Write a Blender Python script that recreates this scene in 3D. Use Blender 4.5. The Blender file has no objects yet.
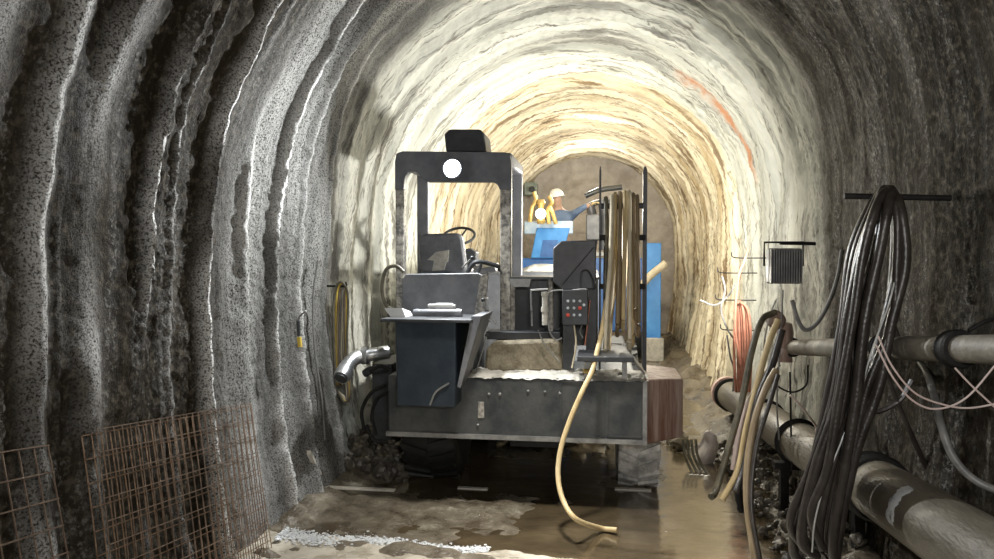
import bpy, bmesh, math, random
import numpy as np
from mathutils import Vector, Matrix
random.seed(7)
C = bpy.context.scene.collection
R = math.radians
# ------------------------------------------------------------------ camera
F = 720.0; TH = math.atan(103/F); PH = math.atan(17.5/F); EYE = Vector((0, 0, 1.6))
fw = Vector((-math.sin(TH)*math.cos(PH), math.cos(TH)*math.cos(PH), -math.sin(PH)))
rt = Vector((math.cos(TH), math.sin(TH), 0)); up = rt.cross(fw)
def P(px, py, d):
    """point of the cross-section plane y = d that lies on the sight line of a pixel"""
    r = fw + rt*((px-497)/F) + up*((279.5-py)/F)
    return EYE + r*(d/r.y)
def PZ(px, py, z):
    r = fw + rt*((px-497)/F) + up*((279.5-py)/F)
    return EYE + r*((z-1.6)/r.z)
cd = bpy.data.cameras.new('camera'); cam = bpy.data.objects.new('camera', cd); C.objects.link(cam)
cam.location = EYE; cam.rotation_euler = (math.pi/2-PH, 0, TH)
cd.sensor_width = 36; cd.lens = F/994*36; cd.clip_start = .02; cd.clip_end = 100
bpy.context.scene.camera = cam
vs = bpy.context.scene.view_settings
vs.view_transform = 'Standard'; vs.look = 'None'; vs.gamma = 1; vs.use_curve_mapping = False; vs.exposure = 0.0

# ------------------------------------------------------------------ materials
MATS = {}
def mat(name, c1, c2=None, rough=.6, metal=0.0, scale=8.0, bump=.15, bscale=None, c3=None, lo=.35, hi=.65, rough2=None, spec=.5, coat=0, stretch=None, bdist=.01):
    if name in MATS: return MATS[name]
    m = bpy.data.materials.new(name); m.use_nodes = True
    nt = m.node_tree; N = nt.nodes; L = nt.links
    b = N['Principled BSDF']; b.inputs['Roughness'].default_value = rough; b.inputs['Metallic'].default_value = metal
    b.inputs['Specular IOR Level'].default_value = spec
    b.inputs['Coat Weight'].default_value = coat; b.inputs['Coat Roughness'].default_value = .15
    tc = N.new('ShaderNodeTexCoord'); mp = N.new('ShaderNodeMapping'); L.new(tc.outputs['Object'], mp.inputs[0])
    if stretch: mp.inputs['Scale'].default_value = stretch
    n = N.new('ShaderNodeTexNoise'); n.inputs['Scale'].default_value = scale; n.inputs['Detail'].default_value = 8; n.inputs['Roughness'].default_value = .65
    L.new(mp.outputs[0], n.inputs[0])
    r = N.new('ShaderNodeValToRGB'); r.color_ramp.elements[0].position = lo; r.color_ramp.elements[1].position = hi
    r.color_ramp.elements[0].color = (*c1, 1); r.color_ramp.elements[1].color = (*(c2 or c1), 1)
    if c3:
        e = r.color_ramp.elements.new(min(.98, hi+.08)); e.color = (*c3, 1)
    L.new(n.outputs[0], r.inputs[0]); L.new(r.outputs[0], b.inputs['Base Color'])
    if rough2 is not None:
        mr = N.new('ShaderNodeMapRange'); mr.inputs[1].default_value = lo; mr.inputs[2].default_value = hi
        mr.inputs[3].default_value = rough; mr.inputs[4].default_value = rough2
        L.new(n.outputs[0], mr.inputs[0]); L.new(mr.outputs[0], b.inputs['Roughness'])
    if bump:
        n2 = N.new('ShaderNodeTexNoise'); n2.inputs['Scale'].default_value = bscale or scale*4; n2.inputs['Detail'].default_value = 6
        L.new(mp.outputs[0], n2.inputs[0])
        bp = N.new('ShaderNodeBump'); bp.inputs['Strength'].default_value = bump; bp.inputs['Distance'].default_value = bdist
        L.new(n2.outputs[0], bp.inputs['Height']); L.new(bp.outputs[0], b.inputs['Normal'])
    MATS[name] = m; return m
def emis(name, c, s):
    m = bpy.data.materials.new(name); m.use_nodes = True; b = m.node_tree.nodes['Principled BSDF']
    n = m.node_tree.nodes.new('ShaderNodeTexNoise'); n.inputs['Scale'].default_value = 5
    b.inputs['Base Color'].default_value = (*c, 1); b.inputs['Emission Color'].default_value = (*c, 1); b.inputs['Emission Strength'].default_value = s
    m.node_tree.links.new(n.outputs[0], b.inputs['Roughness'])
    MATS[name] = m; return m

M_body = mat('grimy_dark_paint', (.05,.055,.06), (.11,.112,.105), .35, .3, 5, .3, 40, c3=(.28,.25,.2), lo=.4, hi=.68, rough2=.6)
M_navy = mat('dark_bin_paint', (.02,.03,.042), (.038,.05,.062), .45, .2, 6, .15, 30)
M_panel = mat('worn_grey_panel', (.15,.155,.17), (.25,.255,.265), .5, .3, 6, .2, 40, c3=(.25,.24,.22))
M_black = mat('black_plastic', (.025,.027,.03), (.05,.053,.058), .45, 0, 10, .1)
M_canopy = mat('canopy_dark_steel', (.10,.105,.12), (.18,.18,.19), .45, .3, 7, .2, 40, c3=(.3,.29,.26), hi=.7)
M_post = mat('chipped_steel_post', (.13,.125,.115), (.5,.47,.41), .5, .2, 30, .3, 60, lo=.38, hi=.6)
M_rust = mat('rust_streaked_plate', (.20,.10,.07), (.42,.32,.27), .55, .2, 3.2, .3, 30, c3=(.5,.42,.36), stretch=(5,5,.5), lo=.36, hi=.6)
M_mud = mat('sandy_mud', (.13,.105,.065), (.3,.26,.18), .7, 0, 14, .8, 50, c3=(.42,.38,.3))
M_palemud = mat('pale_dried_slurry', (.35,.34,.3), (.6,.57,.5), .6, 0, 14, .6, 40)
M_chrome = mat('dull_chrome', (.55,.56,.57), (.75,.75,.75), .25, .9, 8, .1, rough2=.45)
M_steel = mat('scratched_steel', (.2,.2,.2), (.4,.4,.38), .4, .7, 12, .2, rough2=.6)
M_tyre = mat('muddy_tyre', (.012,.012,.012), (.03,.03,.028), .5, 0, 5, .4, 30, c3=(.09,.085,.07), lo=.4, hi=.66)
M_tyrep = mat('slurry_caked_tyre', (.28,.28,.27), (.8,.78,.74), .4, 0, 6, .8, 20, c3=(.7,.68,.62), lo=.4, hi=.6)
M_hose = mat('ochre_hose_rubber', (.50,.37,.18), (.68,.54,.30), .5, 0, 9, .2, c3=(.75,.63,.42), stretch=(1,1,.4))
M_hoseb = mat('brown_hose_rubber', (.20,.145,.08), (.34,.26,.16), .4, 0, 9, .2, stretch=(1,1,.4))
M_hosep = mat('pale_hose_rubber', (.62,.54,.37), (.78,.7,.54), .5, 0, 9, .2)
M_hosed = mat('dark_wet_hose', (.024,.020,.017), (.065,.054,.046), .34, 0, 9, .25, 60, c3=(.1,.085,.07))
M_hoseg = mat('olive_grey_hose', (.06,.055,.04), (.17,.15,.1), .4, 0, 9, .2, c3=(.28,.25,.18))
M_orange = mat('orange_red_hose', (.36,.13,.08), (.50,.24,.16), .45, 0, 10, .2)
M_pink = mat('pinkish_cable', (.55,.42,.38), (.72,.6,.55), .45, 0, 10, .1)
M_white = mat('white_cable', (.5,.5,.48), (.72,.72,.68), .4, 0, 10, .1)
M_greyc = mat('grey_cable', (.13,.13,.13), (.28,.27,.25), .4, 0, 10, .1)
M_yellow = mat('yellow_rubber', (.6,.42,.05), (.75,.55,.1), .5, 0, 10, .1)
M_pipe = mat('mud_smeared_pipe', (.10,.085,.062), (.2,.175,.13), .38, .1, 5, .4, 40, c3=(.38,.35,.28), stretch=(2,.6,2), lo=.35, hi=.66, rough2=.6)
M_pipe2 = mat('grey_mud_pipe', (.17,.155,.125), (.30,.27,.22), .55, 0, 8, .5, 40, c3=(.36,.33,.28))
M_clamp = mat('black_iron_coupling', (.010,.010,.010), (.024,.022,.020), .65, 0, 14, .3, spec=.25)
M_rebar = mat('rusty_wire', (.20,.125,.075), (.42,.28,.18), .35, .5, 22, .3, c3=(.6,.5,.4))
M_rebar2 = mat('dull_rusty_wire', (.15,.10,.07), (.30,.22,.16), .35, .5, 22, .3)
M_blue = mat('bright_blue_paint', (.03,.22,.62), (.08,.34,.78), .4, 0, 4, .1, c3=(.3,.5,.75), hi=.7)
M_pblue = mat('pale_blue_paint', (.35,.52,.75), (.6,.7,.82), .5, 0, 8, .1)
M_dblue = mat('deep_blue_paint', (.02,.09,.32), (.04,.16,.45), .4, 0, 6, .1)
M_cloth = mat('blue_grey_workwear', (.09,.14,.24), (.16,.22,.34), .8, 0, 10, .2)
M_skin = mat('skin', (.42,.26,.18), (.5,.32,.23), .55, 0, 20, .05)
M_helmet = mat('white_helmet_shell', (.75,.75,.73), (.82,.82,.8), .3, 0, 5, 0)
M_glove = mat('tan_glove', (.55,.42,.2), (.68,.54,.3), .7, 0, 20, .1)
M_brass = mat('dirty_brass', (.4,.27,.08), (.65,.48,.2), .4, .4, 14, .2)
M_red = mat('red_button', (.55,.06,.04), (.65,.1,.06), .4, 0, 10, 0)
M_btn = mat('grey_button', (.4,.45,.48), (.55,.6,.62), .4, 0, 10, 0)
M_sack = mat('white_plastic_sheeting', (.5,.42,.38), (.78,.74,.7), .4, 0, 8, .5, 14)
M_rock = mat('wet_muck', (.05,.045,.038), (.16,.14,.11), .35, 0, 9, .8, 30, c3=(.34,.3,.22))
M_board_glint = mat('pale_board_and_glint', (.6,.56,.48), (.8,.76,.68), .4, 0, 9, .1)  # also colours the strips that stand in for glints on the water
M_paper = mat('white_paper', (.72,.72,.7), (.8,.8,.78), .7, 0, 12, .1)
M_vinyl = mat('cracked_seat_vinyl', (.13,.135,.15), (.22,.225,.24), .4, 0, 10, .3, c3=(.2,.2,.2), hi=.7)

# ------------------------------------------------------------------ mesh helpers
def link(o, parent=None):
    C.objects.link(o)
    if parent is not None: o.parent = parent
    return o
def root_of(o):
    while o.parent: o = o.parent
    return o
def tag(o, label=None, cat=None, group=None, kind=None):
    if label: o['label'] = label
    if cat: o['category'] = cat
    if group: o['group'] = group
    if kind: o['kind'] = kind
    return o
def thing(name, loc, label, cat, group=None):
    o = bpy.data.objects.new(name, None); o.empty_display_size = .1; C.objects.link(o); o.location = loc
    return tag(o, label, cat, group)
def build(bm, name, m, parent=None, label=None, smooth=True, bevel=0, kind=None):
    """links one mesh object; world-space vertices become local to its thing"""
    off = Vector((0,0,0))
    if parent is not None: off = root_of(parent).location.copy()
    else:
        xs = [v.co for v in bm.verts]
        off = Vector(((min(v.x for v in xs)+max(v.x for v in xs))/2, (min(v.y for v in xs)+max(v.y for v in xs))/2, min(v.z for v in xs)))
    bmesh.ops.translate(bm, verts=bm.verts, vec=-off)
    bmesh.ops.recalc_face_normals(bm, faces=bm.faces)
    me = bpy.data.meshes.new(name); bm.to_mesh(me); bm.free()
    if smooth:
        me.polygons.foreach_set('use_smooth', [True]*len(me.polygons))
        me.set_sharp_from_angle(angle=R(38))
    me.materials.append(m)
    o = bpy.data.objects.new(name, me); link(o, parent)
    if parent is None: o.location = off
    if bevel:
        md = o.modifiers.new('b', 'BEVEL'); md.width = bevel; md.segments = 2; md.limit_method = 'ANGLE'
    if label: o['label'] = label
    if kind: o['kind'] = kind
    return o
def hexa(bm, pts):
    """8 points: front quad (bl br tr tl) then back quad"""
    v = [bm.verts.new(p) for p in pts]
    for f in ((0,1,2,3),(7,6,5,4),(0,4,5,1),(1,5,6,2),(2,6,7,3),(3,7,4,0)): bm.faces.new([v[i] for i in f])
    return v
def box(bm, a, b):
    x0,y0,z0 = a; x1,y1,z1 = b
    return hexa(bm, [(x0,y0,z0),(x1,y0,z0),(x1,y0,z1),(x0,y0,z1),(x0,y1,z0),(x1,y1,z0),(x1,y1,z1),(x0,y1,z1)])
def rect(px0, py0, px1, py1, d):
    """world x0,z0,x1,z1 of a pixel rectangle standing in plane y = d"""
    a = P(px0, (py0+py1)/2, d); b = P(px1, (py0+py1)/2, d); c = P((px0+px1)/2, py0, d); e = P((px0+px1)/2, py1, d)
    return a.x, e.z, b.x, c.z
def pbox(bm, px0, py0, px1, py1, d, dep):
    x0, z0, x1, z1 = rect(px0, py0, px1, py1, d)
    box(bm, (x0, d, z0), (x1, d+dep, z1)); return x0, z0, x1, z1
def prism(bm, poly, d0, d1, taper=None):
    """polygon of (x, z) extruded along y"""
    a = [bm.verts.new((x, d0, z)) for x, z in poly]; b = [bm.verts.new((x, d1, z)) for x, z in (taper or poly)]
    bm.faces.new(a); bm.faces.new(b[::-1]); n = len(a)
    for i in range(n): bm.faces.new([a[i], b[i], b[(i+1)%n], a[(i+1)%n]])
def ppoly(pts, d): return [((q := P(x, y, d)).x, q.z) for x, y in pts]
def spline(pts, n=8):
    pts = [Vector(p) for p in pts]
    if len(pts) < 3: return pts
    out = []; Q = [2*pts[0]-pts[1]] + pts + [2*pts[-1]-pts[-2]]
    for i in range(1, len(Q)-2):
        a, b, c, d = Q[i-1], Q[i], Q[i+1], Q[i+2]
        for k in range(n):
            t = k/n; out.append(.5*((2*b)+(c-a)*t+(2*a-5*b+4*c-d)*t*t+(3*b-a-3*c+d)*t**3))
    out.append(pts[-1]); return out
def tube(bm, pts, r, seg=8, sm=True, n=8, closed=False, cap=True):
    pts = [Vector(p) for p in pts]
    if sm and not closed: pts = spline(pts, n)
    N = len(pts); rings = []; prev = None
    for i, p in enumerate(pts):
        if closed: t = pts[(i+1) % N]-pts[i-1]
        else: t = pts[min(i+1, N-1)]-pts[max(i-1, 0)]
        if t.length < 1e-9: t = Vector((0,0,1))
        t.normalize()
        if prev is None:
            u = t.orthogonal().normalized()
        else:
            u = (prev - t*prev.dot(t))
            u = u.normalized() if u.length > 1e-6 else t.orthogonal().normalized()
        prev = u; w = t.cross(u); rr = r[i] if isinstance(r, (list, tuple)) else r
        rings.append([bm.verts.new(p + (u*math.cos(2*math.pi*k/seg) + w*math.sin(2*math.pi*k/seg))*rr) for k in range(seg)])
    for i in range(N if closed else N-1):
        A, B = rings[i], rings[(i+1) % N]
        for k in range(seg): bm.faces.new([A[k], A[(k+1)%seg], B[(k+1)%seg], B[k]])
    if cap and not closed:
        bm.faces.new(rings[0][::-1]); bm.faces.new(rings[-1])
def ring(c, axis, rad, n=32):
    axis = Vector(axis).normalized(); u = axis.orthogonal().normalized(); w = axis.cross(u)
    return [Vector(c)+(u*math.cos(2*math.pi*k/n)+w*math.sin(2*math.pi*k/n))*rad for k in range(n)]
def cyl(bm, a, b, r, seg=20): tube(bm, [a, b], r, seg, sm=False)
def lathe(bm, a, axis, prof, seg=32):
    """prof: (distance along axis, radius)"""
    axis = Vector(axis).normalized(); u = axis.orthogonal().normalized(); w = axis.cross(u); rings = []
    for h, r in prof:
        c = Vector(a)+axis*h
        rings.append([bm.verts.new(c+(u*math.cos(2*math.pi*k/seg)+w*math.sin(2*math.pi*k/seg))*max(r, 1e-4)) for k in range(seg)])
    for A, B in zip(rings, rings[1:]):
        for k in range(seg): bm.faces.new([A[k], A[(k+1)%seg], B[(k+1)%seg], B[k]])
    bm.faces.new(rings[0][::-1]); bm.faces.new(rings[-1])
def B(): return bmesh.new()
def wob(pts, a): return [Vector(p)+Vector((random.uniform(-a,a), random.uniform(-a,a), random.uniform(-a,a))) for p in pts]

# ------------------------------------------------------------------ numpy noise
perm = np.random.RandomState(11).permutation(256)
def vn(x, y, z):
    x, y, z = np.broadcast_arrays(x, y, z)
    ix, iy, iz = np.floor(x).astype(int), np.floor(y).astype(int), np.floor(z).astype(int)
    fx, fy, fz = x-ix, y-iy, z-iz
    s = lambda t: t*t*(3-2*t)
    u, v, w = s(fx), s(fy), s(fz)
    h = lambda a, b, c: perm[(perm[(perm[a & 255]+b) & 255]+c) & 255]/127.5-1
    l = lambda a, b, t: a+(b-a)*t
    return l(l(l(h(ix,iy,iz),h(ix+1,iy,iz),u), l(h(ix,iy+1,iz),h(ix+1,iy+1,iz),u), v),
             l(l(h(ix,iy,iz+1),h(ix+1,iy,iz+1),u), l(h(ix,iy+1,iz+1),h(ix+1,iy+1,iz+1),u), v), w)
def fbm(x, y, z, o=4, g=.5):
    a, t, f = 1, 0, 1
    for i in range(o): t = t+a*vn(x*f+i*17.3, y*f+i*5.1, z*f+i*9.7); a *= g; f *= 2.03
    return t
def sst(a, b, x):
    t = np.clip((x-a)/(b-a), 0, 1); return t*t*(3-2*t)

# ------------------------------------------------------------------ tunnel lining
base = [(-1.84,-.3),(-1.87,0),(-1.95,.6),(-1.98,1.3),(-1.93,2.08)]
for k in range(1, 24):
    a = math.pi-math.pi*k/24
    base.append((-.22+1.71*math.cos(a), 2.08+1.69*math.sin(a)))
base += [(1.49,2.08),(1.5,1.3),(1.43,.6),(1.34,0),(1.30,-.3)]
sp = np.array([tuple(v)[:2] for v in spline([(x, z, 0) for x, z in base], 12)])
seglen = np.r_[0, np.cumsum(np.hypot(*(np.diff(sp, axis=0).T)))]
S = np.arange(0, seglen[-1], .02); px = np.interp(S, seglen, sp[:,0]); pz = np.interp(S, seglen, sp[:,1])
tx = np.gradient(px); tz = np.gradient(pz); ln = np.hypot(tx, tz); nx, nz = tz/ln, -tx/ln      # inward normal
D = np.r_[np.arange(-2.2, 1.6, .08), np.arange(1.6, 5.8, .014), np.arange(5.8, 15.6, .026)]
SS, DD = np.meshgrid(S, D)
PX, PZ_ = np.meshgrid(px, D)[0], np.meshgrid(pz, D)[0]
NX, NZ = np.meshgrid(nx, D)[0], np.meshgrid(nz, D)[0]
# depth co-ordinate warped so that the sprayed layers wander
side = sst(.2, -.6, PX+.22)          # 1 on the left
near = sst(5.6, 4.6, DD)
V = DD + (.30-.2*near)*vn(SS*.40, DD*.35, 1.5) + (.09-.05*near)*fbm(SS*1.1, DD*.8, 4.2, 3) + .018*vn(SS*6, DD*4, 2.)
def terr(x, k=.75):
    f = np.floor(x); t = x-f; return f+sst(k, 1, t)
lay = vn(V*1.15, SS*.12, 3.3)
def steps(x, k): return terr(x, k)-x          # one-sided ledges
t1 = steps(V*1.5+.5*lay+.3*vn(SS*.5, V, 8.), .80)
t2 = steps(V*4.3+.9*vn(SS*.35, V*1.5, 18.)+.25*vn(SS*1.7, V*2, 28.), .78)*sst(-.5,.3,vn(SS*.6,V*2,38.))
rib = vn(V*3.1, SS*.16, 7.7); rib2 = vn(V*8.5, SS*.3, 1.7); rib3 = vn(V*19, SS*.6, 5.7)
ridge = 0*DD; Vr = DD + .05*vn(SS*.5, DD*.3, 12.) + .018*vn(SS*2.3, DD, 14.) + .008*vn(SS*9, DD*9, 15.)
for c_, w_, a_ in ((2.12,.07,.6),(2.42,.05,.75),(2.68,.08,.85),(3.05,.022,1.0),(3.30,.018,.35),(3.56,.032,1.0),(3.78,.02,.4),(4.0,.045,1.0),(4.36,.028,1.0),(4.66,.025,.7),(5.0,.03,.5)):
    ww = w_*(1+1.6*(1-sst(.9, 1.9, PZ_))) if c_ == 4.0 else w_
    ridge = ridge + a_*np.exp(-((Vr-c_)/ww)**2)*sst(-.75,.1,vn(SS*.6+c_*7,V*.3,61.)+.15)
ridge2 = .5*np.exp(-(vn(V*4.1, SS*.2, 72.)/.08)**2)*sst(-.1,.5,vn(SS*.7,V,81.))
disp = (.065-.045*near)*t1 + (.030-.022*near)*t2 + (.035-.012*near)*rib + (.018-.015*near)*rib2 + .006*rib3*(1-near*.7) + near*side*(.075*ridge+.015*ridge2) + .012*fbm(SS*4, DD*4, 9., 3) \
     + (.009-.004*near)*fbm(SS*14, DD*14, 3., 3, .6) + .06*fbm(SS*.5, DD*.5, 33., 2)
disp += (.006+.010*sst(0,.6,vn(V*2.2,SS*.5,40.)))*np.abs(vn(SS*38, DD*38, 6.))
disp *= 1-.45*sst(0,1,1-side)*near
widen = side*sst(5.0, 4.1, DD)*.17*(1-sst(1.7, 3.0, PZ_))
X = PX + NX*disp - widen
Z = PZ_ + NZ*disp
Y = DD + .015*rib2
# tunnel flares a touch where it meets the face
nd, ns = X.shape
verts = np.stack([X, Y, Z], -1)
dY = np.gradient(verts, axis=0); dS = np.gradient(verts, axis=1)
nor = np.cross(dS, dY); nor /= np.linalg.norm(nor, axis=-1, keepdims=True)
if (nor[...,0]*NX+nor[...,2]*NZ).mean() < 0: nor = -nor
lit_zone = sst(-.35, .35, (DD-5.15) + .25*fbm(SS*.7, DD*.7, 50., 3))  # edge of the floodlit stretch put into the colour, darker on the near side
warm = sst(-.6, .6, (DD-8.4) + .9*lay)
lime_glint = np.clip(ridge*1.0+ridge2*.3, 0, 1)*near*(.04+.96*side)*sst(-.8,.1,fbm(SS*1.6,V*3,90.,3))     # highlights painted along the ridges, with lime streaks
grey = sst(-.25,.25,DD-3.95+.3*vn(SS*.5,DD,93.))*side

def lining_material():
    m = bpy.data.materials.new('shotcrete'); m.use_nodes = True; nt = m.node_tree; N = nt.nodes; L = nt.links
    b = N['Principled BSDF']
    def math_(op, a, c=None, clamp=False):
        n = N.new('ShaderNodeMath'); n.operation = op; n.use_clamp = clamp
        for i, v in enumerate((a, c)):
            if v is None: continue
            if isinstance(v, (int, float)): n.inputs[i].default_value = v
            else: L.new(v, n.inputs[i])
        return n.outputs[0]
    def mix(f, a, c):
        n = N.new('ShaderNodeMix'); n.data_type = 'RGBA'
        if isinstance(f, float): n.inputs[0].default_value = f
        else: L.new(f, n.inputs[0])
        for i, v in ((6, a), (7, c)):
            if isinstance(v, tuple): n.inputs[i].default_value = (*v, 1)
            else: L.new(v, n.inputs[i])
        return n.outputs[2]
    def noise(co, s, d=6, r=.6):
        n = N.new('ShaderNodeTexNoise'); n.inputs['Scale'].default_value = s; n.inputs['Detail'].default_value = d; n.inputs['Roughness'].default_value = r
        L.new(co, n.inputs[0]); return n.outputs[0]
    def rng(v, a, c, lo=0., hi=1.):
        n = N.new('ShaderNodeMapRange'); n.inputs[1].default_value = a; n.inputs[2].default_value = c; n.inputs[3].default_value = lo; n.inputs[4].default_value = hi
        L.new(v, n.inputs[0]); return n.outputs[0]
    def attr(s):
        n = N.new('ShaderNodeAttribute'); n.attribute_name = s; return n
    tc = N.new('ShaderNodeTexCoord'); co = tc.outputs['Object']
    lc = attr('laycoord').outputs['Vector']        # (warped depth, arc length, 0)
    fr = attr('lit_zone').outputs['Fac']; wm = attr('warm').outputs['Fac']
    mp = N.new('ShaderNodeMapping'); mp.inputs['Scale'].default_value = (3.0, .35, 1); L.new(lc, mp.inputs[0])
    n1 = noise(mp.outputs[0], 1.0, 9, .62)
    mp2 = N.new('ShaderNodeMapping'); mp2.inputs['Scale'].default_value = (9.0, .8, 1); mp2.inputs['Location'].default_value = (3, 7, 0); L.new(lc, mp2.inputs[0])
    n2 = noise(mp2.outputs[0], 1.0, 8, .65)
    mp4 = N.new('ShaderNodeMapping'); mp4.inputs['Scale'].default_value = (1.7, .45, 1); mp4.inputs['Location'].default_value = (5, 2, 0); L.new(lc, mp4.inputs[0])
    grit = noise(co, 48, 5, .7); blot = noise(co, 3.0, 6, .6)
    # wet near lining, colour darkened for the dim light there
    dim = mix(rng(n1, .42, .62), (.016,.0125,.008), (.038,.030,.020))
    dim = mix(rng(noise(co, 26, 4, .6), .5, .68), dim, (.095,.08,.058))
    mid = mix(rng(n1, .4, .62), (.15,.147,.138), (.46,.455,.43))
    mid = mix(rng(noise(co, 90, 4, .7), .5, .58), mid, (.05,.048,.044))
    dim = mix(attr('grey').outputs['Fac'], dim, mid)
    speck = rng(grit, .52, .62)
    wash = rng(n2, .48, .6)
    dim = mix(math_('MULTIPLY', speck, wash), dim, (.20,.19,.17))
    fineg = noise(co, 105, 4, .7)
    dim = mix(math_('MULTIPLY', attr('lime_glint').outputs['Fac'], rng(fineg, .41, .52)), dim, (.88,.87,.84))
    # grey-white lining beyond the floodlight
    new = mix(rng(n1, .36, .6), (.36,.365,.33), (.68,.68,.61))  # new: same lining in the floodlit stretch, coloured lighter than the dim near side
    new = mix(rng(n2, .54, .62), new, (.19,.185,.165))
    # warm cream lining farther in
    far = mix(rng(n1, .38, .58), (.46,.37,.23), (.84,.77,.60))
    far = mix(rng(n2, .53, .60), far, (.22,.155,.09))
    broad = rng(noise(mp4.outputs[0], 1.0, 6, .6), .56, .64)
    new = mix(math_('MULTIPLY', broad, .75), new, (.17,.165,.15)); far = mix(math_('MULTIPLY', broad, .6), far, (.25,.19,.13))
    col = mix(fr, dim, mix(wm, new, far))
    # dark damp seams
    mp3 = N.new('ShaderNodeMapping'); mp3.inputs['Scale'].default_value = (4.2, .5, 1); mp3.inputs['Location'].default_value = (13, 1, 0); L.new(lc, mp3.inputs[0])
    n3 = noise(mp3.outputs[0], 1.0, 5, .5)
    seam = math_('SUBTRACT', 1.0, rng(math_('ABSOLUTE', math_('SUBTRACT', n3, .5)), 0., .010))
    col = mix(math_('MULTIPLY', math_('MULTIPLY', seam, fr), .7), col, (.085,.07,.05))
    # orange iron stain running down the right haunch
    sx = N.new('ShaderNodeSeparateXYZ'); L.new(lc, sx.inputs[0])
    so = N.new('ShaderNodeSeparateXYZ'); L.new(co, so.inputs[0])
    s1 = math_('SUBTRACT', 1.0, rng(math_('ABSOLUTE', math_('SUBTRACT', sx.outputs[0], 7.15)), .03, .09))
    s2 = math_('MULTIPLY', rng(so.outputs[0], .70, .85), rng(so.outputs[2], 2.3, 2.6))
    st = math_('MULTIPLY', math_('MULTIPLY', s1, s2), rng(blot, .35, .5))
    col = mix(math_('MULTIPLY', st, .8), col, (.5,.2,.08))
    L.new(col, b.inputs['Base Color'])
    r = math_('SUBTRACT', math_('ADD', rng(blot, .35, .65, .5, .72), 0.0), math_('MULTIPLY', attr('lime_glint').outputs['Fac'], .2)); L.new(r, b.inputs['Roughness'])
    L.new(math_('ADD', rng(n2, .45, .62, .05, .18), math_('MULTIPLY', attr('lime_glint').outputs['Fac'], .5)), b.inputs['Specular IOR Level'])
    bp = N.new('ShaderNodeBump'); bp.inputs['Strength'].default_value = .9; bp.inputs['Distance'].default_value = .012
    h = math_('ADD', math_('MULTIPLY', grit, 1.0), math_('MULTIPLY', noise(co, 150, 4, .6), .5))
    L.new(h, bp.inputs['Height'])
    bp2 = N.new('ShaderNodeBump'); bp2.inputs['Strength'].default_value = .6; bp2.inputs['Distance'].default_value = .05
    L.new(n2, bp2.inputs['Height']); L.new(bp2.outputs[0], bp.inputs['Normal']); L.new(bp.outputs[0], b.inputs['Normal'])
    return m
M_lining = lining_material()
def grid_obj(name, V3, N3, m, attrs=None, kind='structure'):
    a, c = V3.shape[:2]; idx = np.arange(a*c).reshape(a, c)
    q = np.stack([idx[:-1,:-1], idx[:-1,1:], idx[1:,1:], idx[1:,:-1]], -1).reshape(-1, 4)
    if N3 is not None: q = q[:, ::-1].copy()
    me = bpy.data.meshes.new(name); me.vertices.add(a*c); me.vertices.foreach_set('co', V3.reshape(-1).astype(np.float32))
    me.loops.add(q.size); me.loops.foreach_set('vertex_index', q.reshape(-1).astype(np.int32))
    me.polygons.add(len(q)); me.polygons.foreach_set('loop_start', np.arange(0, q.size, 4, dtype=np.int32)); me.polygons.foreach_set('loop_total', np.full(len(q), 4, np.int32))
    me.update(calc_edges=True); me.validate()
    me.polygons.foreach_set('use_smooth', np.ones(len(me.polygons), bool))
    for k, v in (attrs or {}).items():
        if v.ndim == 3:
            at = me.attributes.new(k, 'FLOAT_VECTOR', 'POINT'); at.data.foreach_set('vector', v.reshape(-1).astype(np.float32))
        else:
            at = me.attributes.new(k, 'FLOAT', 'POINT'); at.data.foreach_set('value', v.reshape(-1).astype(np.float32))
    if N3 is not None: me.normals_split_custom_set_from_vertices(N3.reshape(-1, 3).tolist())
    me.materials.append(m); o = bpy.data.objects.new(name, me); C.objects.link(o); o['kind'] = kind
    return o
LC = np.stack([V, SS, np.zeros_like(V)], -1)
i1 = int(np.searchsorted(seglen, 0)); sL = np.argmax(S > seglen[np.argmin(np.hypot(sp[:,0]+1.93, sp[:,1]-2.08))]) + 20
sR = ns-1-np.argmax(S > seglen[-1]-seglen[np.argmin(np.hypot(sp[:,0]-1.49, sp[:,1]-2.08))]) 
sR = int(np.argmin(np.hypot(px-1.46, pz-2.4)))
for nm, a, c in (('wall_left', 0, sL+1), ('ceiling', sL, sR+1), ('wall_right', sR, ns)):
    grid_obj(nm, verts[:,a:c], nor[:,a:c], M_lining, {'laycoord': LC[:,a:c], 'lit_zone': lit_zone[:,a:c], 'warm': warm[:,a:c], 'lime_glint': lime_glint[:,a:c], 'grey': grey[:,a:c]})

# tunnel face at the far end
gx, gz = np.meshgrid(np.arange(-2.3, 2.0, .05), np.arange(-.3, 4.1, .05))
gy = 15.3 + .10*fbm(gx*1.2, gz*1.2, 2., 5, .6)
M_face = mat('raw_rock_face', (.36,.32,.27), (.56,.51,.45), .8, 0, 2.2, .5, 12, c3=(.5,.46,.4), bdist=.05)
grid_obj('wall_back', np.stack([gx, gy, gz], -1), None, M_face)

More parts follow.
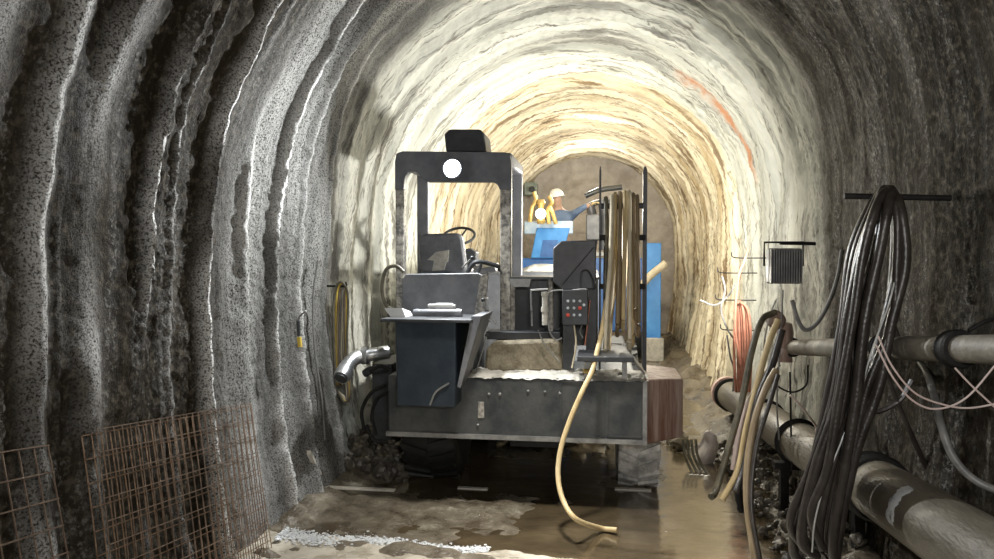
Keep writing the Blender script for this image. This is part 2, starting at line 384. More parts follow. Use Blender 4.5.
# ------------------------------------------------------------------ floor + water
fx, fy = np.meshgrid(np.arange(-2.6, 2.1, .025), np.r_[np.arange(-2.2, 3.2, .08), np.arange(3.2, 8, .02), np.arange(8, 15.6, .06)])
fz = -.035+.035*fbm(fx*1.6, fy*1.3, 3., 4, .5)+.012*fbm(fx*9, fy*9, 6., 3)
bankR = sst(.92, 1.35, fx+.12*vn(fy*1.7, fx, 2.)+.04*vn(fy*7, fx*4, 9.))
bankL = sst(-1.42, -1.95, fx+.10*vn(fy*1.5, fx, 5.)+.05*vn(fy*6, fx*5, 1.))
fz -= .022*sst(.35,.6,fx)*(1-sst(5.6,6.5,fy)); fz += .010*fbm(fx*5, fy*9, 77., 4, .6)
fz += bankR*(.16+.07*fbm(fx*5, fy*5, 1., 4))+bankL*(.03+.19*sst(4.7,5.2,fy)+.05*fbm(fx*6, fy*6, 8., 4))
# silty bar that crosses in front of the machine, and ruts
fz += .05*np.exp(-((fy-(4.42+.08*vn(fx*2, 0*fx, 3.)))/.10)**2)*sst(-1.9,-.6,fx)*0
fz += .045*np.exp(-((fy-3.84+.10*(fx+1.2))/.10)**2)*sst(-1.7,-1.4,fx)*sst(-.35,-.6,fx)
fz += .09*sst(6.2, 7.4, fy)*sst(-1.2, -.9, -np.abs(fx+.3)*-1-2.)*0
def floor_material():
    m = mat('muddy_ground', (.10,.08,.055), (.21,.18,.13), .22, 0, 5, .8, 40, c3=(.42,.38,.31), lo=.38, hi=.6, rough2=.55, bdist=.02)
    return m
grid_obj('floor', np.stack([fx, fy, fz], -1), None, floor_material())
M_water = mat('silty_water', (.07,.052,.03), (.14,.105,.06), .04, 0, 3, .25, 6, rough2=.12, spec=1.0, coat=1, stretch=(1,1.6,1), bdist=.03)
wx, wy = np.meshgrid(np.arange(-2.0, 1.3, .05), np.arange(2.5, 12, .05))
o = grid_obj('muddy_water', np.stack([wx, wy, 0*wx-.018], -1), None, M_water, kind='stuff')
tag(o, 'brown silty water lying across the tunnel floor under and in front of the machine', 'puddle')
# pale slurry bar at the bottom of the picture
sx_, sy_ = np.meshgrid(np.arange(-1.95, 1.0, .012), np.arange(2.9, 4.25, .012))
n_ = fbm(sx_*2.2, sy_*3.5, 71., 5, .55)
edge_ = 3.97-.05*(sx_+1.2)-.12*sst(-.3,.6,sx_)+.06*n_+.05*sst(-1.4,-1.8,sx_)
h_ = -.045+.050*sst(.03,-.05, sy_-edge_)+.010*fbm(sx_*7, sy_*14, 5., 4)*sst(.03,-.05, sy_-edge_)
M_slurry = mat('pale_wet_slurry', (.38,.34,.26), (.66,.61,.51), .16, 0, 5, .5, 30, c3=(.62,.6,.54), lo=.35, hi=.6, rough2=.4)
tag(grid_obj('pale_slurry', np.stack([sx_, sy_, h_], -1), None, M_slurry, kind='stuff'), 'pale beige wet slurry bar across the bottom of the picture', 'slurry')
# foamy slush patch
g = np.random.RandomState(3)
b = B()
for k in range(3000):
    u = g.rand()**1.3; x = -1.85+1.25*u; y = 3.91-.05*(x+1.2)+g.randn()*(.045-.025*u)+.02*math.sin(x*9); s = .002+.005*g.rand()**2
    bmesh.ops.create_icosphere(b, subdivisions=1, radius=s, matrix=Matrix.Translation((x, y, .006+.012*g.rand()))@Matrix.Diagonal((1.6,1.4,.7,1)))
M_foam = mat('white_slush', (.7,.73,.76), (.88,.9,.9), .3, 0, 20, .4)
tag(build(b, 'slush', M_foam, kind='stuff'), 'whitish grey frothy slush in the puddle at the bottom edge left of centre', 'slush')

# rubble along the left foot
def rubble(name, n, fn, label, seed, m=M_rock):
    g = random.Random(seed); b = B()
    for k in range(n):
        x, y, z, s = fn(g)
        mt = Matrix.Translation((x, y, z))@Matrix.Rotation(g.uniform(0,6), 4, Vector((g.random(), g.random(), g.random()+.1)))@Matrix.Diagonal((g.uniform(.7,1.4), g.uniform(.6,1.2), g.uniform(.4,.9), 1))
        r = bmesh.ops.create_icosphere(b, subdivisions=2, radius=s, matrix=mt)
        for v in r['verts']: v.co += Vector((g.uniform(-1,1), g.uniform(-1,1), g.uniform(-1,1)))*s*.16
    return tag(build(b, name, m, smooth=False, kind='stuff'), label, 'rubble')
rubble('rubble', 260, lambda g: ((x := -1.9+.45*g.random()**1.5), g.uniform(5.0, 6.8), -.01+.3*max(0, (-1.45-x)/.5)*g.uniform(.5,1), g.uniform(.02,.06)), 'muddy broken rock heaped between the left wall and the machine', 4)
rubble('rubble', 240, lambda g: ((x := .95+.4*g.random()), g.uniform(3.8, 6.4), -.02+.3*max(0, (x-.9)/.5)*g.uniform(.5,1), g.uniform(.010,.04)), 'muddy broken rock at the foot of the right wall under the large pipe', 5)
rubble('rubble', 150, lambda g: (g.uniform(-1.0,.75), g.uniform(6.3, 9.0), g.uniform(-.02,.06), g.uniform(.02,.09)), 'pale muddy stones seen beneath the machine beyond its wheels', 6, M_mud)

# ------------------------------------------------------------------ the machine
VX = P(530, 400, 5).x
mach = thing('mining_vehicle', (P(530,400,5.6).x, 5.6, 0), 'grimy dark underground work vehicle with an open canopy cab, standing in the puddle', 'vehicle')
# rear body
b = B()
xl, zl, xr, zr = rect(388, 378, 645, 440, 4.6)
box(b, (xl, 4.6, zl), (xr, 5.05, zr)); 
ch = build(b, 'rear_body', M_body, mach, bevel=.012)
b = B(); x1 = P(683, 400, 4.82).x
hexa(b, [(xr,4.6,zl),(x1,4.82,zl),(x1,4.82,zr-.015),(xr,4.6,zr+.01),(xr,5.3,zl),(x1,5.3,zl),(x1,5.3,zr-.015),(xr,5.3,zr+.01)])
build(b, 'corner_box', M_rust, mach, 'rust streaked chamfered corner box at the right end', bevel=.01)
b = B(); box(b, (xl, 5.05, zl+.05), (xr-.02, 8.2, zr-.08)); box(b, (xl+.25, 5.3, .3), (xr-.25, 8.0, zl+.06))
build(b, 'chassis', M_body, mach, bevel=.02)
b = B(); box(b, (xl-.01, 4.585, zl+.0), (xr+.0, 4.6, zl+.03)); box(b, (xr-.015, 4.58, zl), (xr+.012, 4.6, zr)); build(b, 'edge_strip', M_steel, mach)
# thick plate skirt: welded rectangles and bolt heads
b = B()
for a_, c_ in ((560, 604), (607, 643)):
    q = rect(a_, 381, c_, 437, 4.6); t = .008
    for r_ in (((q[0],q[1]),(q[2],q[1]+t)), ((q[0],q[3]-t),(q[2],q[3])), ((q[0],q[1]),(q[0]+t,q[3])), ((q[2]-t,q[1]),(q[2],q[3]))):
        box(b, (r_[0][0], 4.588, r_[0][1]), (r_[1][0], 4.602, r_[1][1]))
build(b, 'welded_frame', M_body, mach)
for p_ in ((489,394),(500,394),(528,391),(545,392),(478,425),(560,393)):
    b = B(); q = P(p_[0], p_[1], 4.6); lathe(b, (q.x, 4.602, q.z), (0,-1,0), [(0,.011),(.012,.010),(.015,.006)], 6); build(b, 'bolt', M_steel, mach, smooth=False)
# deck with dried slurry
b = B(); X0_, X1_ = P(466,374,4.6).x, xr+.03; rows = []
for j in range(12):
    yy = 4.590+.40*j/11; row = []
    for i in range(120):
        x_ = X0_+(X1_-X0_)*i/119; h_ = float(.012*vn(np.array(x_*22.), np.array(yy*22.), np.array(2.))+.008*vn(np.array(x_*60.), np.array(yy*60.), np.array(5.)))
        row.append(b.verts.new((x_, yy, zr+(.012+h_ if 0 < j < 11 and 0 < i < 119 else -.006+h_*.6))))
    rows.append(row)
for j in range(11):
    for i in range(119): b.faces.new([rows[j][i], rows[j][i+1], rows[j+1][i+1], rows[j+1][i]])
build(b, 'deck_slurry', M_palemud, mach, 'pale dried slurry crust on the deck')
# wheels
def wheel(x, y, r, w, m):
    b = B(); prof = [(-w/2, r*.62), (-w/2*1.0, r*.78), (-w/2*.92, r*.93), (-w/2*.7, r*.99), (0, r), (w/2*.7, r*.99), (w/2*.92, r*.93), (w/2, r*.78), (w/2, r*.62)]
    lathe(b, (x, y, r-.035), (1,0,0), prof, 40)
    for k in range(22):          # chevron lugs
        a = 2*math.pi*k/22
        for s in (-1, 1):
            aa = a+(math.pi/22 if s > 0 else 0)
            pts = []
            for (u, da, rr) in ((.02, 0, 1.0), (.98, .16, 1.0), (.98, .26, 1.0), (.02, .12, 1.0)):
                pts.append((x+s*u*w*.47, aa+da, rr))
            lo = [(p[0], y+math.sin(p[1])*r*.97, r-.035+math.cos(p[1])*r*.97) for p in pts]
            hi = [(p[0], y+math.sin(p[1])*r*1.045, r-.035+math.cos(p[1])*r*1.045) for p in pts]
            hexa(b, lo+hi)
    t = build(b, 'tyre', m, mach)
    b = B(); lathe(b, (x, y, r-.035), (1,0,0), [(-w*.4, .02), (-w*.4, r*.3), (-w*.3, r*.55), (-w*.5, r*.63), (w*.5, r*.63), (w*.3, r*.55), (w*.4, r*.3), (w*.4, .02)], 24)
    build(b, 'rim', M_steel, t)
    return t
q0 = P(617,480,5.0).x; q1 = P(662,480,5.0).x
wheel((q0+q1)/2, 5.42, .40, q1-q0, M_tyrep)['label'] = 'tyre caked in pale slurry'
q0 = P(398,480,5.0).x; q2 = P(455,480,5.0).x
wheel((q0+q2)/2, 5.42, .40, q2-q0, M_tyre)
wheel((P(617,480,5.0).x+q1)/2-.05, 7.3, .40, .3, M_tyre); wheel((q0+q2)/2, 7.3, .40, .3, M_tyre)
b = B(); cyl(b, (q0+.3, 5.42, .37), (q1-.2, 5.42, .37), .07); box(b, (-.65, 5.25, .24), (-.3, 5.6, .5)); build(b, 'axle', M_black, mach)
# waste bin at the back left
b = B(); T = [rect(381, 322, 472, 330, 4.36)[0], rect(381, 322, 472, 330, 4.36)[2]]; zt = P(425,321,4.36).z; zb = P(425,407,4.4).z
bx = [P(397,400,4.4).x, P(455,400,4.4).x]
hexa(b, [(bx[0],4.40,zb),(bx[1],4.40,zb),(P(456,330,4.38).x,4.38,zt),(P(395,330,4.38).x,4.38,zt),(bx[0],4.598,zb),(bx[1],4.598,zb),(P(456,330,4.38).x,4.9,zt),(P(395,330,4.38).x,4.9,zt)])
bin_ = build(b, 'hopper', M_navy, mach, 'dark hopper with a flat rim at the back left', bevel=.008)
b = B(); box(b, (T[0], 4.34, zt-.008), (T[1], 4.92, zt+.012)); build(b, 'rim_plate', M_black, bin_, bevel=.004)
b = B(); hexa(b, [(bx[1]+.01,4.42,zb+.13),(bx[1]+.03,4.42,zb+.12),(T[1]+.05,4.40,zt+.03),(T[1]-.01,4.40,zt+.03),(bx[1]+.01,4.60,zb+.13),(bx[1]+.03,4.60,zb+.12),(T[1]+.05,4.9,zt+.03),(T[1]-.01,4.9,zt+.03)])
build(b, 'side_plate', M_panel, bin_)
b = B(); tube(b, [P(430,405,4.385), P(436,392,4.385), P(449,383,4.385)], .006, 8); build(b, 'latch_rod', M_steel, bin_)
# things lying on the hopper
b = B(); cyl(b, P(414,314,4.6), P(462,314,4.6), .032, 20)
for k in range(5): q = P(416+k*10,314,4.6); lathe(b, q, (1,0,0), [(0,.034),(.02,.035),(.03,.033)], 16)
tag(build(b, 'rolled_tarpaulin', M_panel), 'grey rolled sheet lying across the rim of the dark hopper', 'tarpaulin')
b = B(); lathe(b, P(428,306,4.55), (1,0,0), [(0,.010),(.01,.014),(.05,.014),(.055,.020),(.16,.02),(.165,.012),(.18,.012)], 16)
tag(build(b, 'caulking_tube', M_paper), 'small white tube lying on the rolled sheet above the hopper', 'tube')
b = B(); q = [P(384,308,4.5), P(402,308,4.5), P(406,318,4.5), P(392,319,4.5)]
hexa(b, [q[3], q[2], q[1], q[0]]+[v+Vector((.02,.14,-.03)) for v in (q[3], q[2], q[1], q[0])])
tag(build(b, 'paper_packet', M_paper, smooth=False), 'white crumpled packet on the left end of the dark hopper rim', 'packet')
# tall grey panel behind the hopper
b = B(); prism(b, ppoly([(402,320),(402,280),(406,274),(478,273),(485,277),(478,320)], 4.86), 4.86, 4.90); gp = build(b, 'seat_guard', M_panel, mach, 'plain grey guard panel behind the hopper', bevel=.006)
b = B(); prism(b, ppoly([(480,277),(488,272),(484,318),(470,375),(463,375),(474,318)], 4.84), 4.84, 4.88); build(b, 'diagonal_strut', M_post, mach)
b = B(); pbox(b, 404, 300, 478, 380, 4.93, .5); build(b, 'seat_base', M_body, mach, bevel=.01)
# seat
b = B()
sb = ppoly([(421,272),(419,240),(422,234),(459,233),(463,238),(467,268),(464,273)], 5.25); sbt = [(x*1+.0, z) for x, z in sb]
prism(b, sb, 5.22, 5.30); 
st = build(b, 'seat_backrest', M_vinyl, mach, 'dark vinyl driver seat backrest', bevel=.02)
b = B(); hexa(b, [P(427,260,5.215), P(448,262,5.215), P(449,250,5.215), P(436,252,5.215)]+[v+Vector((0,.008,0)) for v in (P(427,260,5.215), P(448,262,5.215), P(449,250,5.215), P(436,252,5.215))])
hexa(b, [v+Vector((0,0,0)) for v in (P(432,271,5.213), P(444,270,5.213), P(447,259,5.213), P(434,260,5.213))]+[v+Vector((0,.008,0)) for v in (P(432,271,5.213), P(444,270,5.213), P(447,259,5.213), P(434,260,5.213))])
build(b, 'torn_patch', M_palemud, st, 'pale torn patch', smooth=False)
b = B(); x0,z0,x1_,z1 = rect(421,268,468,278,5.3); box(b, (x0, 5.28, z0), (x1_, 5.72, z1)); build(b, 'seat_cushion', M_vinyl, mach, bevel=.025)
# levers and armrest right of seat
b = B(); tube(b, [P(466,275,5.0), P(476,262,5.0), P(497,266,5.05), P(500,270,5.1)], .016, 8); tube(b, [P(470,300,4.95), P(476,280,4.95), P(481,264,4.95)], .012, 8); build(b, 'armrest', M_black, mach)
for (a_, c_) in (((490,322),(483,300)), ((497,325),(487,312)), ((476,372),(487,335)), ((462,268),(472,258))):
    b = B(); tube(b, [P(*a_,4.82), P(*c_,4.82)], .006, 8, sm=False); t = build(b, 'lever', M_steel, mach)
    b = B(); bmesh.ops.create_uvsphere(b, u_segments=10, v_segments=8, radius=.014, matrix=Matrix.Translation(P(*c_,4.82))); build(b, 'knob', M_black, t)
# canopy
def post(name, px0, px1, py0, zbot, d, dep, m):
    x0 = P(px0, 250, d).x; x1 = P(px1, 250, d).x; zt_ = P(px0, py0, d).z
    b = B(); box(b, (x0, d, zbot), (x1, d+dep, zt_)); return build(b, name, m, mach, bevel=.008)
dn, df = 5.05, 5.62
p1 = post('canopy_post', 395.5, 404, 160, zr-.05, dn, .07, M_post); p2 = post('canopy_post', 500, 511, 160, zr-.05, dn, .08, M_post)
p3 = post('canopy_post', 417, 428, 165, zr-.08, df, .06, M_canopy); p4 = post('canopy_post', 512, 522, 170, zr-.08, df, .06, M_canopy)
b = B()
nl, nr = P(396,200,dn).x, P(511,200,dn).x; fl, frr = P(417,200,df).x, P(522.5,200,df).x
ztn, zbn = P(450,152,dn).z, P(450,182,dn).z
A_ = [(nl,zbn+.08),(nl,ztn-.05),(nl+.04,ztn),(nr-.05,ztn),(nr,ztn-.05),(nr,zbn+.06),(nr-.05,zbn+.03),(nr-.09,zbn),(nl+.26,zbn),(nl+.19,zbn+.06),(nl+.10,zbn+.08),(nl+.06,zbn+.03)]
A_ = ppoly([(395.5,190),(395.5,162),(397,154),(403,151.5),(505,152.5),(510,155),(511.5,163),(511.5,190),(500,190),(498,185),(493,182),(428,182),(423,178),(417,172),(409,172),(405.5,178),(404,190)], dn)
prism(b, A_, dn-.02, dn+.06); build(b, 'canopy_header', M_canopy, mach, bevel=.006)
b = B(); hexa(b, [(nl,dn+.04,ztn-.10),(nr,dn+.04,ztn-.10),(nr,dn+.04,ztn-.005),(nl,dn+.04,ztn-.005),(fl,df+.06,ztn-.1),(frr,df+.06,ztn-.1),(frr,df+.06,ztn-.02),(fl,df+.06,ztn-.02)])
build(b, 'canopy_roof', M_canopy, mach, bevel=.02)
b = B(); q = ppoly([(446,152),(444,134),(449,129),(480,129),(484,133),(486,152)], 5.1); prism(b, q, 5.1, 5.4)
build(b, 'roof_box', M_black, mach, 'black box on the canopy roof', bevel=.012)
# head lamp under the header
b = B(); lc = P(453,169,dn-.05); lathe(b, lc+Vector((0,.035,0)), (0,-1,0), [(0,.03),(.01,.06),(.06,.07),(.062,.062)], 28); lamp = build(b, 'work_lamp', M_black, mach)
M_lamp = emis('cool_lamp_glass', (.86,.97,1.0), 60)
b = B(); lathe(b, lc+Vector((0,-.024,0)), (0,-1,0), [(0,.055),(.01,.06),(.012,.05)], 28); build(b, 'lamp_lens', M_lamp, lamp, 'glowing cool white lens')
# steering wheel
b = B(); sc = P(459,236,5.62); ax = Vector((0,-.55,.83)); rg = ring(sc, ax, .125, 40); tube(b, rg, .011, 8, closed=True)
for k in (2, 15, 28): tube(b, [sc-ax*.03, rg[k]], .008, 6, sm=False)
cyl(b, sc-ax*.01, sc-ax*.05, .03, 12); sw = build(b, 'steering_wheel', M_black, mach)
b = B(); cyl(b, sc-ax*.04, sc-ax*.4+Vector((0,.06,0)), .025, 12); build(b, 'steering_column', M_black, sw)
b = B(); prism(b, ppoly([(440,290),(444,262),(452,252),(470,248),(476,252),(478,290)], 5.85), 5.85, 6.0); build(b, 'dashboard', M_black, mach, bevel=.01)
b = B(); hexa(b, [P(478,275,5.55),P(497,272,5.55),P(494,266,5.55),P(470,270,5.55)]+[v+Vector((0,.2,.03)) for v in (P(478,275,5.55),P(497,272,5.55),P(494,266,5.55),P(470,270,5.55))]); build(b, 'side_console', M_canopy, mach, bevel=.006)
# front hood seen through the cab and beyond
b = B(); x0,z0,x1_,z1 = rect(408,300,600,340,6.0); zz = P(500,272,6.0).z
box(b, (x0+.1, 6.05, .75), (P(598,280,6.0).x, 8.0, zz)); build(b, 'front_body', M_panel, mach, bevel=.03)
b = B(); prism(b, ppoly([(516,278),(520,269),(534,264),(556,265),(568,270),(575,278)], 6.3), 6.3, 7.2); build(b, 'engine_hump', M_palemud, mach, 'pale dusted engine cover', bevel=.03)
for k in range(7):
    b = B(); q = P(525+k*6, 275, 6.2); box(b, (q.x, 6.2, q.z-.02), (q.x+.03, 6.24, q.z+.01+.01*(k%3))); build(b, 'hose_fitting', M_steel, mach)
# ledge box right of cab: trough, panel, frame
b = B(); pbox(b, 510, 277, 600, 279.5, 5.0, .5); pbox(b, 511, 279, 598, 345, 5.14, .04)
build(b, 'rear_bulkhead', M_body, mach)
b = B(); prism(b, ppoly([(511,287),(510,279),(531,279),(529,287)], 4.98), 4.98, 5.1); build(b, 'tray', M_steel, mach)
for a_, c_ in ((509,515),(548,553)):
    b = B(); pbox(b, a_, 279, c_, 345, 5.06, .06); build(b, 'upright', M_post, mach, bevel=.005)
b = B(); prism(b, ppoly([(484,372),(486,349),(493,342),(553,340),(560,344),(563,372)], 4.85), 4.85, 5.2)
build(b, 'mud_ledge', M_mud, mach, 'ledge crusted with sandy mud', bevel=.02)
b = B(); pbox(b, 486, 332, 560, 340, 4.95, .2); pbox(b, 513, 289, 546, 331, 5.1, .03); build(b, 'recessed_panel', M_black, mach, bevel=.005)
# chamfered dark box on arm
b = B(); prism(b, ppoly([(553,282),(553,248),(561,241),(596,240),(596,289),(562,290)], 4.82), 4.82, 4.98); dk = build(b, 'control_cabinet', M_panel if False else mat('dark_grey_cabinet', (.05,.05,.055), (.085,.085,.09), .45, .2, 9, .1), mach, 'dark grey cabinet with clipped corners and a diagonal crease', bevel=.008)
b = B(); tube(b, [P(562,285,4.815), P(594,247,4.815)], .004, 6, sm=False); build(b, 'crease', M_black, dk)
b = B(); tube(b, [P(594,289,4.80), P(593,280,4.80), P(588,271,4.80), P(582,272,4.80), P(581,283,4.80), P(582,292,4.80)], .007, 6); build(b, 'cable_loop', M_black, dk)
b = B(); pbox(b, 586, 285, 596, 372, 4.88, .05); pbox(b, 563, 325, 574, 370, 4.86, .05); build(b, 'cabinet_stand', M_black, mach)
# control panel with buttons
b = B(); q = rect(562, 290, 588, 325, 4.74); box(b, (q[0],4.74,q[1]), (q[2],4.83,q[3])); pnl = build(b, 'control_panel', M_black, mach, 'black button panel', bevel=.006)
for i, (a_, c_, mm) in enumerate(((568,301,M_btn),(574,301,M_btn),(580,301,M_btn),(568,308,M_btn),(574,308,M_btn),(580,308,M_red),(568,315,M_red),(574,315,M_btn),(580,315,M_btn),(584,305,M_btn))):
    b = B(); lathe(b, P(a_, c_, 4.745), (0,-1,0), [(0,.013 if mm is M_red else .010),(.012,.012 if mm is M_red else .009),(.014,.006)], 12)
    build(b, 'button', mm, pnl, 'red button' if mm is M_red else 'pale grey button')
b = B(); cyl(b, P(545,325,4.80), P(545,293,4.80), .020, 14); cyl(b, P(545,312,4.80), P(545,307,4.80), .026, 14); cyl(b, P(545,296,4.80), P(545,292,4.80), .024, 14)
build(b, 'filter_cylinder', M_palemud, mach, 'pale cylindrical filter')
for pts, r_, m_ in (([(532,326),(531,293),(533,290),(548,289)], .006, M_chrome), ([(550,318),(549,296),(553,291),(563,290)], .006, M_steel), ([(548,320),(550,332),(556,340),(562,338)], .006, M_greyc),
                    ([(574,325),(576,345),(572,368)], .006, M_hosep), ([(590,300),(588,320),(585,345)], .005, M_orange), ([(538,330),(545,345),(560,362)], .004, M_steel), ([(582,325),(580,332),(583,338)], .005, M_steel), ([(572,290),(585,289),(588,292),(587,300)], .005, M_chrome)):
    b = B(); tube(b, [P(x,y,4.79) for x, y in pts], r_, 8); build(b, 'hydraulic_line', m_, mach)
# small raised tray with dark plate
b = B(); pbox(b, 577, 357, 634, 362, 4.50, .36); tr = build(b, 'step_plate', M_black, mach, bevel=.004)
for a_, c_ in ((584, 592), (622, 627)):
    b = B(); pbox(b, a_, 362, c_, 379, 4.58, .02); build(b, 'step_bracket', M_steel, tr)
q = [P(634,360,4.5),P(645,373,4.55)]; b = B(); hexa(b, [q[0]+Vector((0,0,-.02)), q[1]+Vector((0,0,-.02)), q[1], q[0]]+[v+Vector((0,.3,0)) for v in (q[0]+Vector((0,0,-.02)), q[1]+Vector((0,0,-.02)), q[1], q[0])]); build(b, 'sloping_flap', M_steel, tr)
b = B(); lathe(b, P(583,371,4.56), (1,0,0), [(0,.014),(.04,.016),(.05,.02),(.07,.02),(.075,.012)], 14); build(b, 'hose_coupling', M_brass, mach)
# hose rack: two flat uprights with pegs
dr = 4.98
for px_ in (600, 644.5):
    w = .007 if px_ < 620 else .014
    x = P(px_, 265, dr).x; zt_ = P(px_, 167, dr).z; zb_ = zr
    b = B(); prism(b, [(x-w, zb_), (x+w, zb_), (x+w, zt_-.03), (x+w*.4, zt_), (x-w*.4, zt_), (x-w, zt_-.03)], dr-.035, dr+.035); rk = build(b, 'rack_upright', M_black, mach)
    for py_ in (238, 286):
        s = 1 if px_ < 620 else -1
        b = B(); z = P(px_, py_, dr).z; box(b, (x, dr-.11, z-.018), (x+s*.035, dr-.03, z+.018)); build(b, 'peg', M_clamp, rk)
xa, xb = P(600,200,dr).x, P(645,200,dr).x
b = B(); cyl(b, (xa, dr+.0, P(620,206,dr).z), (xb, dr, P(620,206,dr).z), .02, 12); build(b, 'rack_crossbar', M_black, mach)
# exhaust
ex = B(); pth = spline([P(388,352,4.95), P(376,354,4.9), P(362,356,4.85), P(350,362,4.75), P(341,378,4.62)], 8); tube(ex, pth, [.048]*(len(pth)-6)+[.052,.054,.056,.057,.057,.054], 20, sm=False, cap=True)
e = build(ex, 'exhaust_pipe', M_chrome, mach, 'chrome exhaust elbow pointing down to the left')
b = B(); lathe(b, P(341.2,377.6,4.62), (P(341,378,4.62)-P(345,370,4.67)), [(0,.045),(.012,.045)], 20); build(b, 'exhaust_mouth', M_black, e)
b = B(); lathe(b, P(365,355.5,4.86), (1,0,0), [(-.02,.055),(-.018,.062),(.018,.062),(.02,.055)], 20); build(b, 'exhaust_clamp', M_steel, e)
b = B(); tube(b, [P(388,368,4.95), P(372,370,4.9), P(364,374,4.9)], .03, 12); pbox(b, 372, 364, 392, 440, 5.1, .5); build(b, 'side_tank', M_black, mach, bevel=.01)
for pts in ([(386,385),(372,392),(362,410),(364,430)], [(390,392),(378,398),(372,415),(376,435)], [(370,372),(380,366),(390,370)], [(366,425),(374,440),(388,442)]):
    b = B(); tube(b, [P(x,y,4.85) for x, y in pts], .013, 8); build(b, 'hydraulic_hose', M_clamp, mach)
b = B(); tube(b, [P(404,272,4.9), P(396,266,4.9), P(386,270,4.9), P(382,288,4.9), P(386,305,4.9), P(398,311,4.9), P(407,306,4.9)], .013, 8); build(b, 'breather_hose', M_hoseg, mach, 'olive hose loop beside the left canopy post')
# mirror-like small flap on right post & skid plates
b = B(); pbox(b, 478, 402, 484, 418, 4.592, .01); build(b, 'weld_patch', M_post, mach)

# ------------------------------------------------------------------ hoses in the rack
g = random.Random(21)
cols = [M_hoseg, M_hosep, M_hose, M_hoseb, M_hose, M_hosep, M_hoseb, M_hoseb, M_hose, M_hoseb, M_hosep]
labels = ['leftmost, olive hose loop in the upright rack on the machine', 'pale hose in the rack leaning right, second from left', 'ochre hose loop in the rack beside the pale leaning one', 'dark brown hose loop left of centre in the rack', 'ochre hose loop at the centre of the rack',
          'pale ochre hose loop just right of the rack centre', 'dark brown hose loop right of the pale centre loop in the rack', 'brown hose loop third from the right upright of the rack', 'ochre hose loop second from the right upright of the rack', 'brown hose loop next to the right upright of the rack', 'pale hose loop in front, hanging lowest in the rack']
xs_ = [606, 612, 615, 620, 625, 629, 633, 619, 630, 637, 612]
tops = [198, 196, 194, 193, 192, 192, 194, 196, 197, 196, 206]
for i in range(11):
    xx = xs_[i]; tp = tops[i]; lean = [-1, -6, -9, -3, -2, 0, 2, 1, 2, 1, -7][i]; bt = [330,352,352,330,326,345,315,322,340,330,355][i]
    dd = dr+[0,-.05,.02,-.03,-.06,-.02,.0,.06,.05,.04,-.09][i]; h = .10+.03*g.random(); rr = .0145
    def q(px_, py_, o): v = P(px_, py_, dd); return Vector((v.x, dd+o, v.z))
    pts = [q(xx+lean, bt-8, -h), q(xx+lean*.75, bt-50, -h*1.05), q(xx+lean*.35, (tp+bt)/2-10, -h*.8), q(xx+lean*.1, tp+30, -h*.62), q(xx, tp+6, -h*.4), q(xx, tp, 0), q(xx, tp+6, h*.4), q(xx+1, tp+30, h*.62), q(xx+1, (tp+bt)/2, h), q(xx+lean*.5, bt-25, h), q(xx+lean*.7, bt+2, h*.5), q(xx+lean, bt+4, -h*.5), q(xx+lean, bt-6, -h*.98)]
    b = B(); tube(b, pts, rr, 10, n=7)
    tag(build(b, 'hose', cols[i]), labels[i], 'hose', 'hose loops hung in the rack on the machine')
# free end reaching to the floor
b = B(); tube(b, [P(606,300,4.86), P(602,330,4.80), P(597,352,4.62), P(592,371,4.46), P(582,392,4.38), P(570,420,4.33), P(561,448,4.30), P(558,475,4.26), P(563,500,4.18), P(576,519,4.10), PZ(600,528,.012), PZ(617,530,.012)], .0155, 12, n=8)
tag(build(b, 'hose', M_hose), 'ochre hose running down from the rack over the deck edge to the puddle', 'hose')

# ------------------------------------------------------------------ pale strips standing in for light reflected on the water
for a_, c_, l in (((300,485),(398,486),'thin pale strip standing in for a glint on the puddle left of the rear wheel'), ((458,487),(488,488),'short pale strip standing in for a glint on the puddle between the rear wheels'), ((615,488),(652,493),'pale strip standing in for a glint on the puddle in front of the slurry caked tyre')):
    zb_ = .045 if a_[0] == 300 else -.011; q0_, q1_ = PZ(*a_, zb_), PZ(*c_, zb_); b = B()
    box(b, (q0_.x, q0_.y-.02, zb_-.012), (q1_.x, q0_.y+.02, zb_)); tag(build(b, 'glint_strip', M_board_glint), l, 'glint_strip')

# ------------------------------------------------------------------ right wall services
def pipe_run(name, pts, r, m, label, joints, cl):
    t = thing(name, Vector(pts[0])-Vector((0,0,r)), label, 'pipe')
    pts = [Vector(p) for p in pts]
    b = B(); tube(b, pts, r, 28, sm=True, n=10); build(b, 'pipe_barrel', m, t)
    fine = spline(pts, 60)
    for (p, ax_, w, k) in joints:
        i_ = min(range(1, len(fine)-1), key=lambda i: (fine[i]-Vector(p)).length); p = fine[i_]; ax_ = fine[i_+1]-fine[i_-1]
        b = B(); lathe(b, Vector(p)-Vector(ax_).normalized()*w/2, ax_, [(0,r*1.0),(0,r*k),(w*.2,r*(k+.10)),(w*.3,r*k),(w*.7,r*k),(w*.8,r*(k+.10)),(w,r*k),(w,r*1.0)], 28); build(b, 'coupling', cl, t)
    return t
bp = [P(994,563,2.45), P(862,479,3.66), P(800,443,4.7), P(728,393,7.05)]
bp = [Vector((p.x, p.y, p.z)) for p in bp]; d0 = (bp[0]-bp[1]); bp.insert(0, bp[0]+d0*.9)
jt = [(bp[2]+(bp[1]-bp[2])*.13, bp[1]-bp[2], .13, 1.10), (bp[3], bp[2]-bp[3], .06, 1.06), (bp[4]+(bp[3]-bp[4])*.06, bp[3]-bp[4], .05, 1.08), (bp[4]+(bp[3]-bp[4])*.62, bp[3]-bp[4], .05, 1.06)]
big = pipe_run('water_pipe', bp, .13, M_pipe, 'large mud-smeared steel pipe low along the right wall', jt, M_clamp)
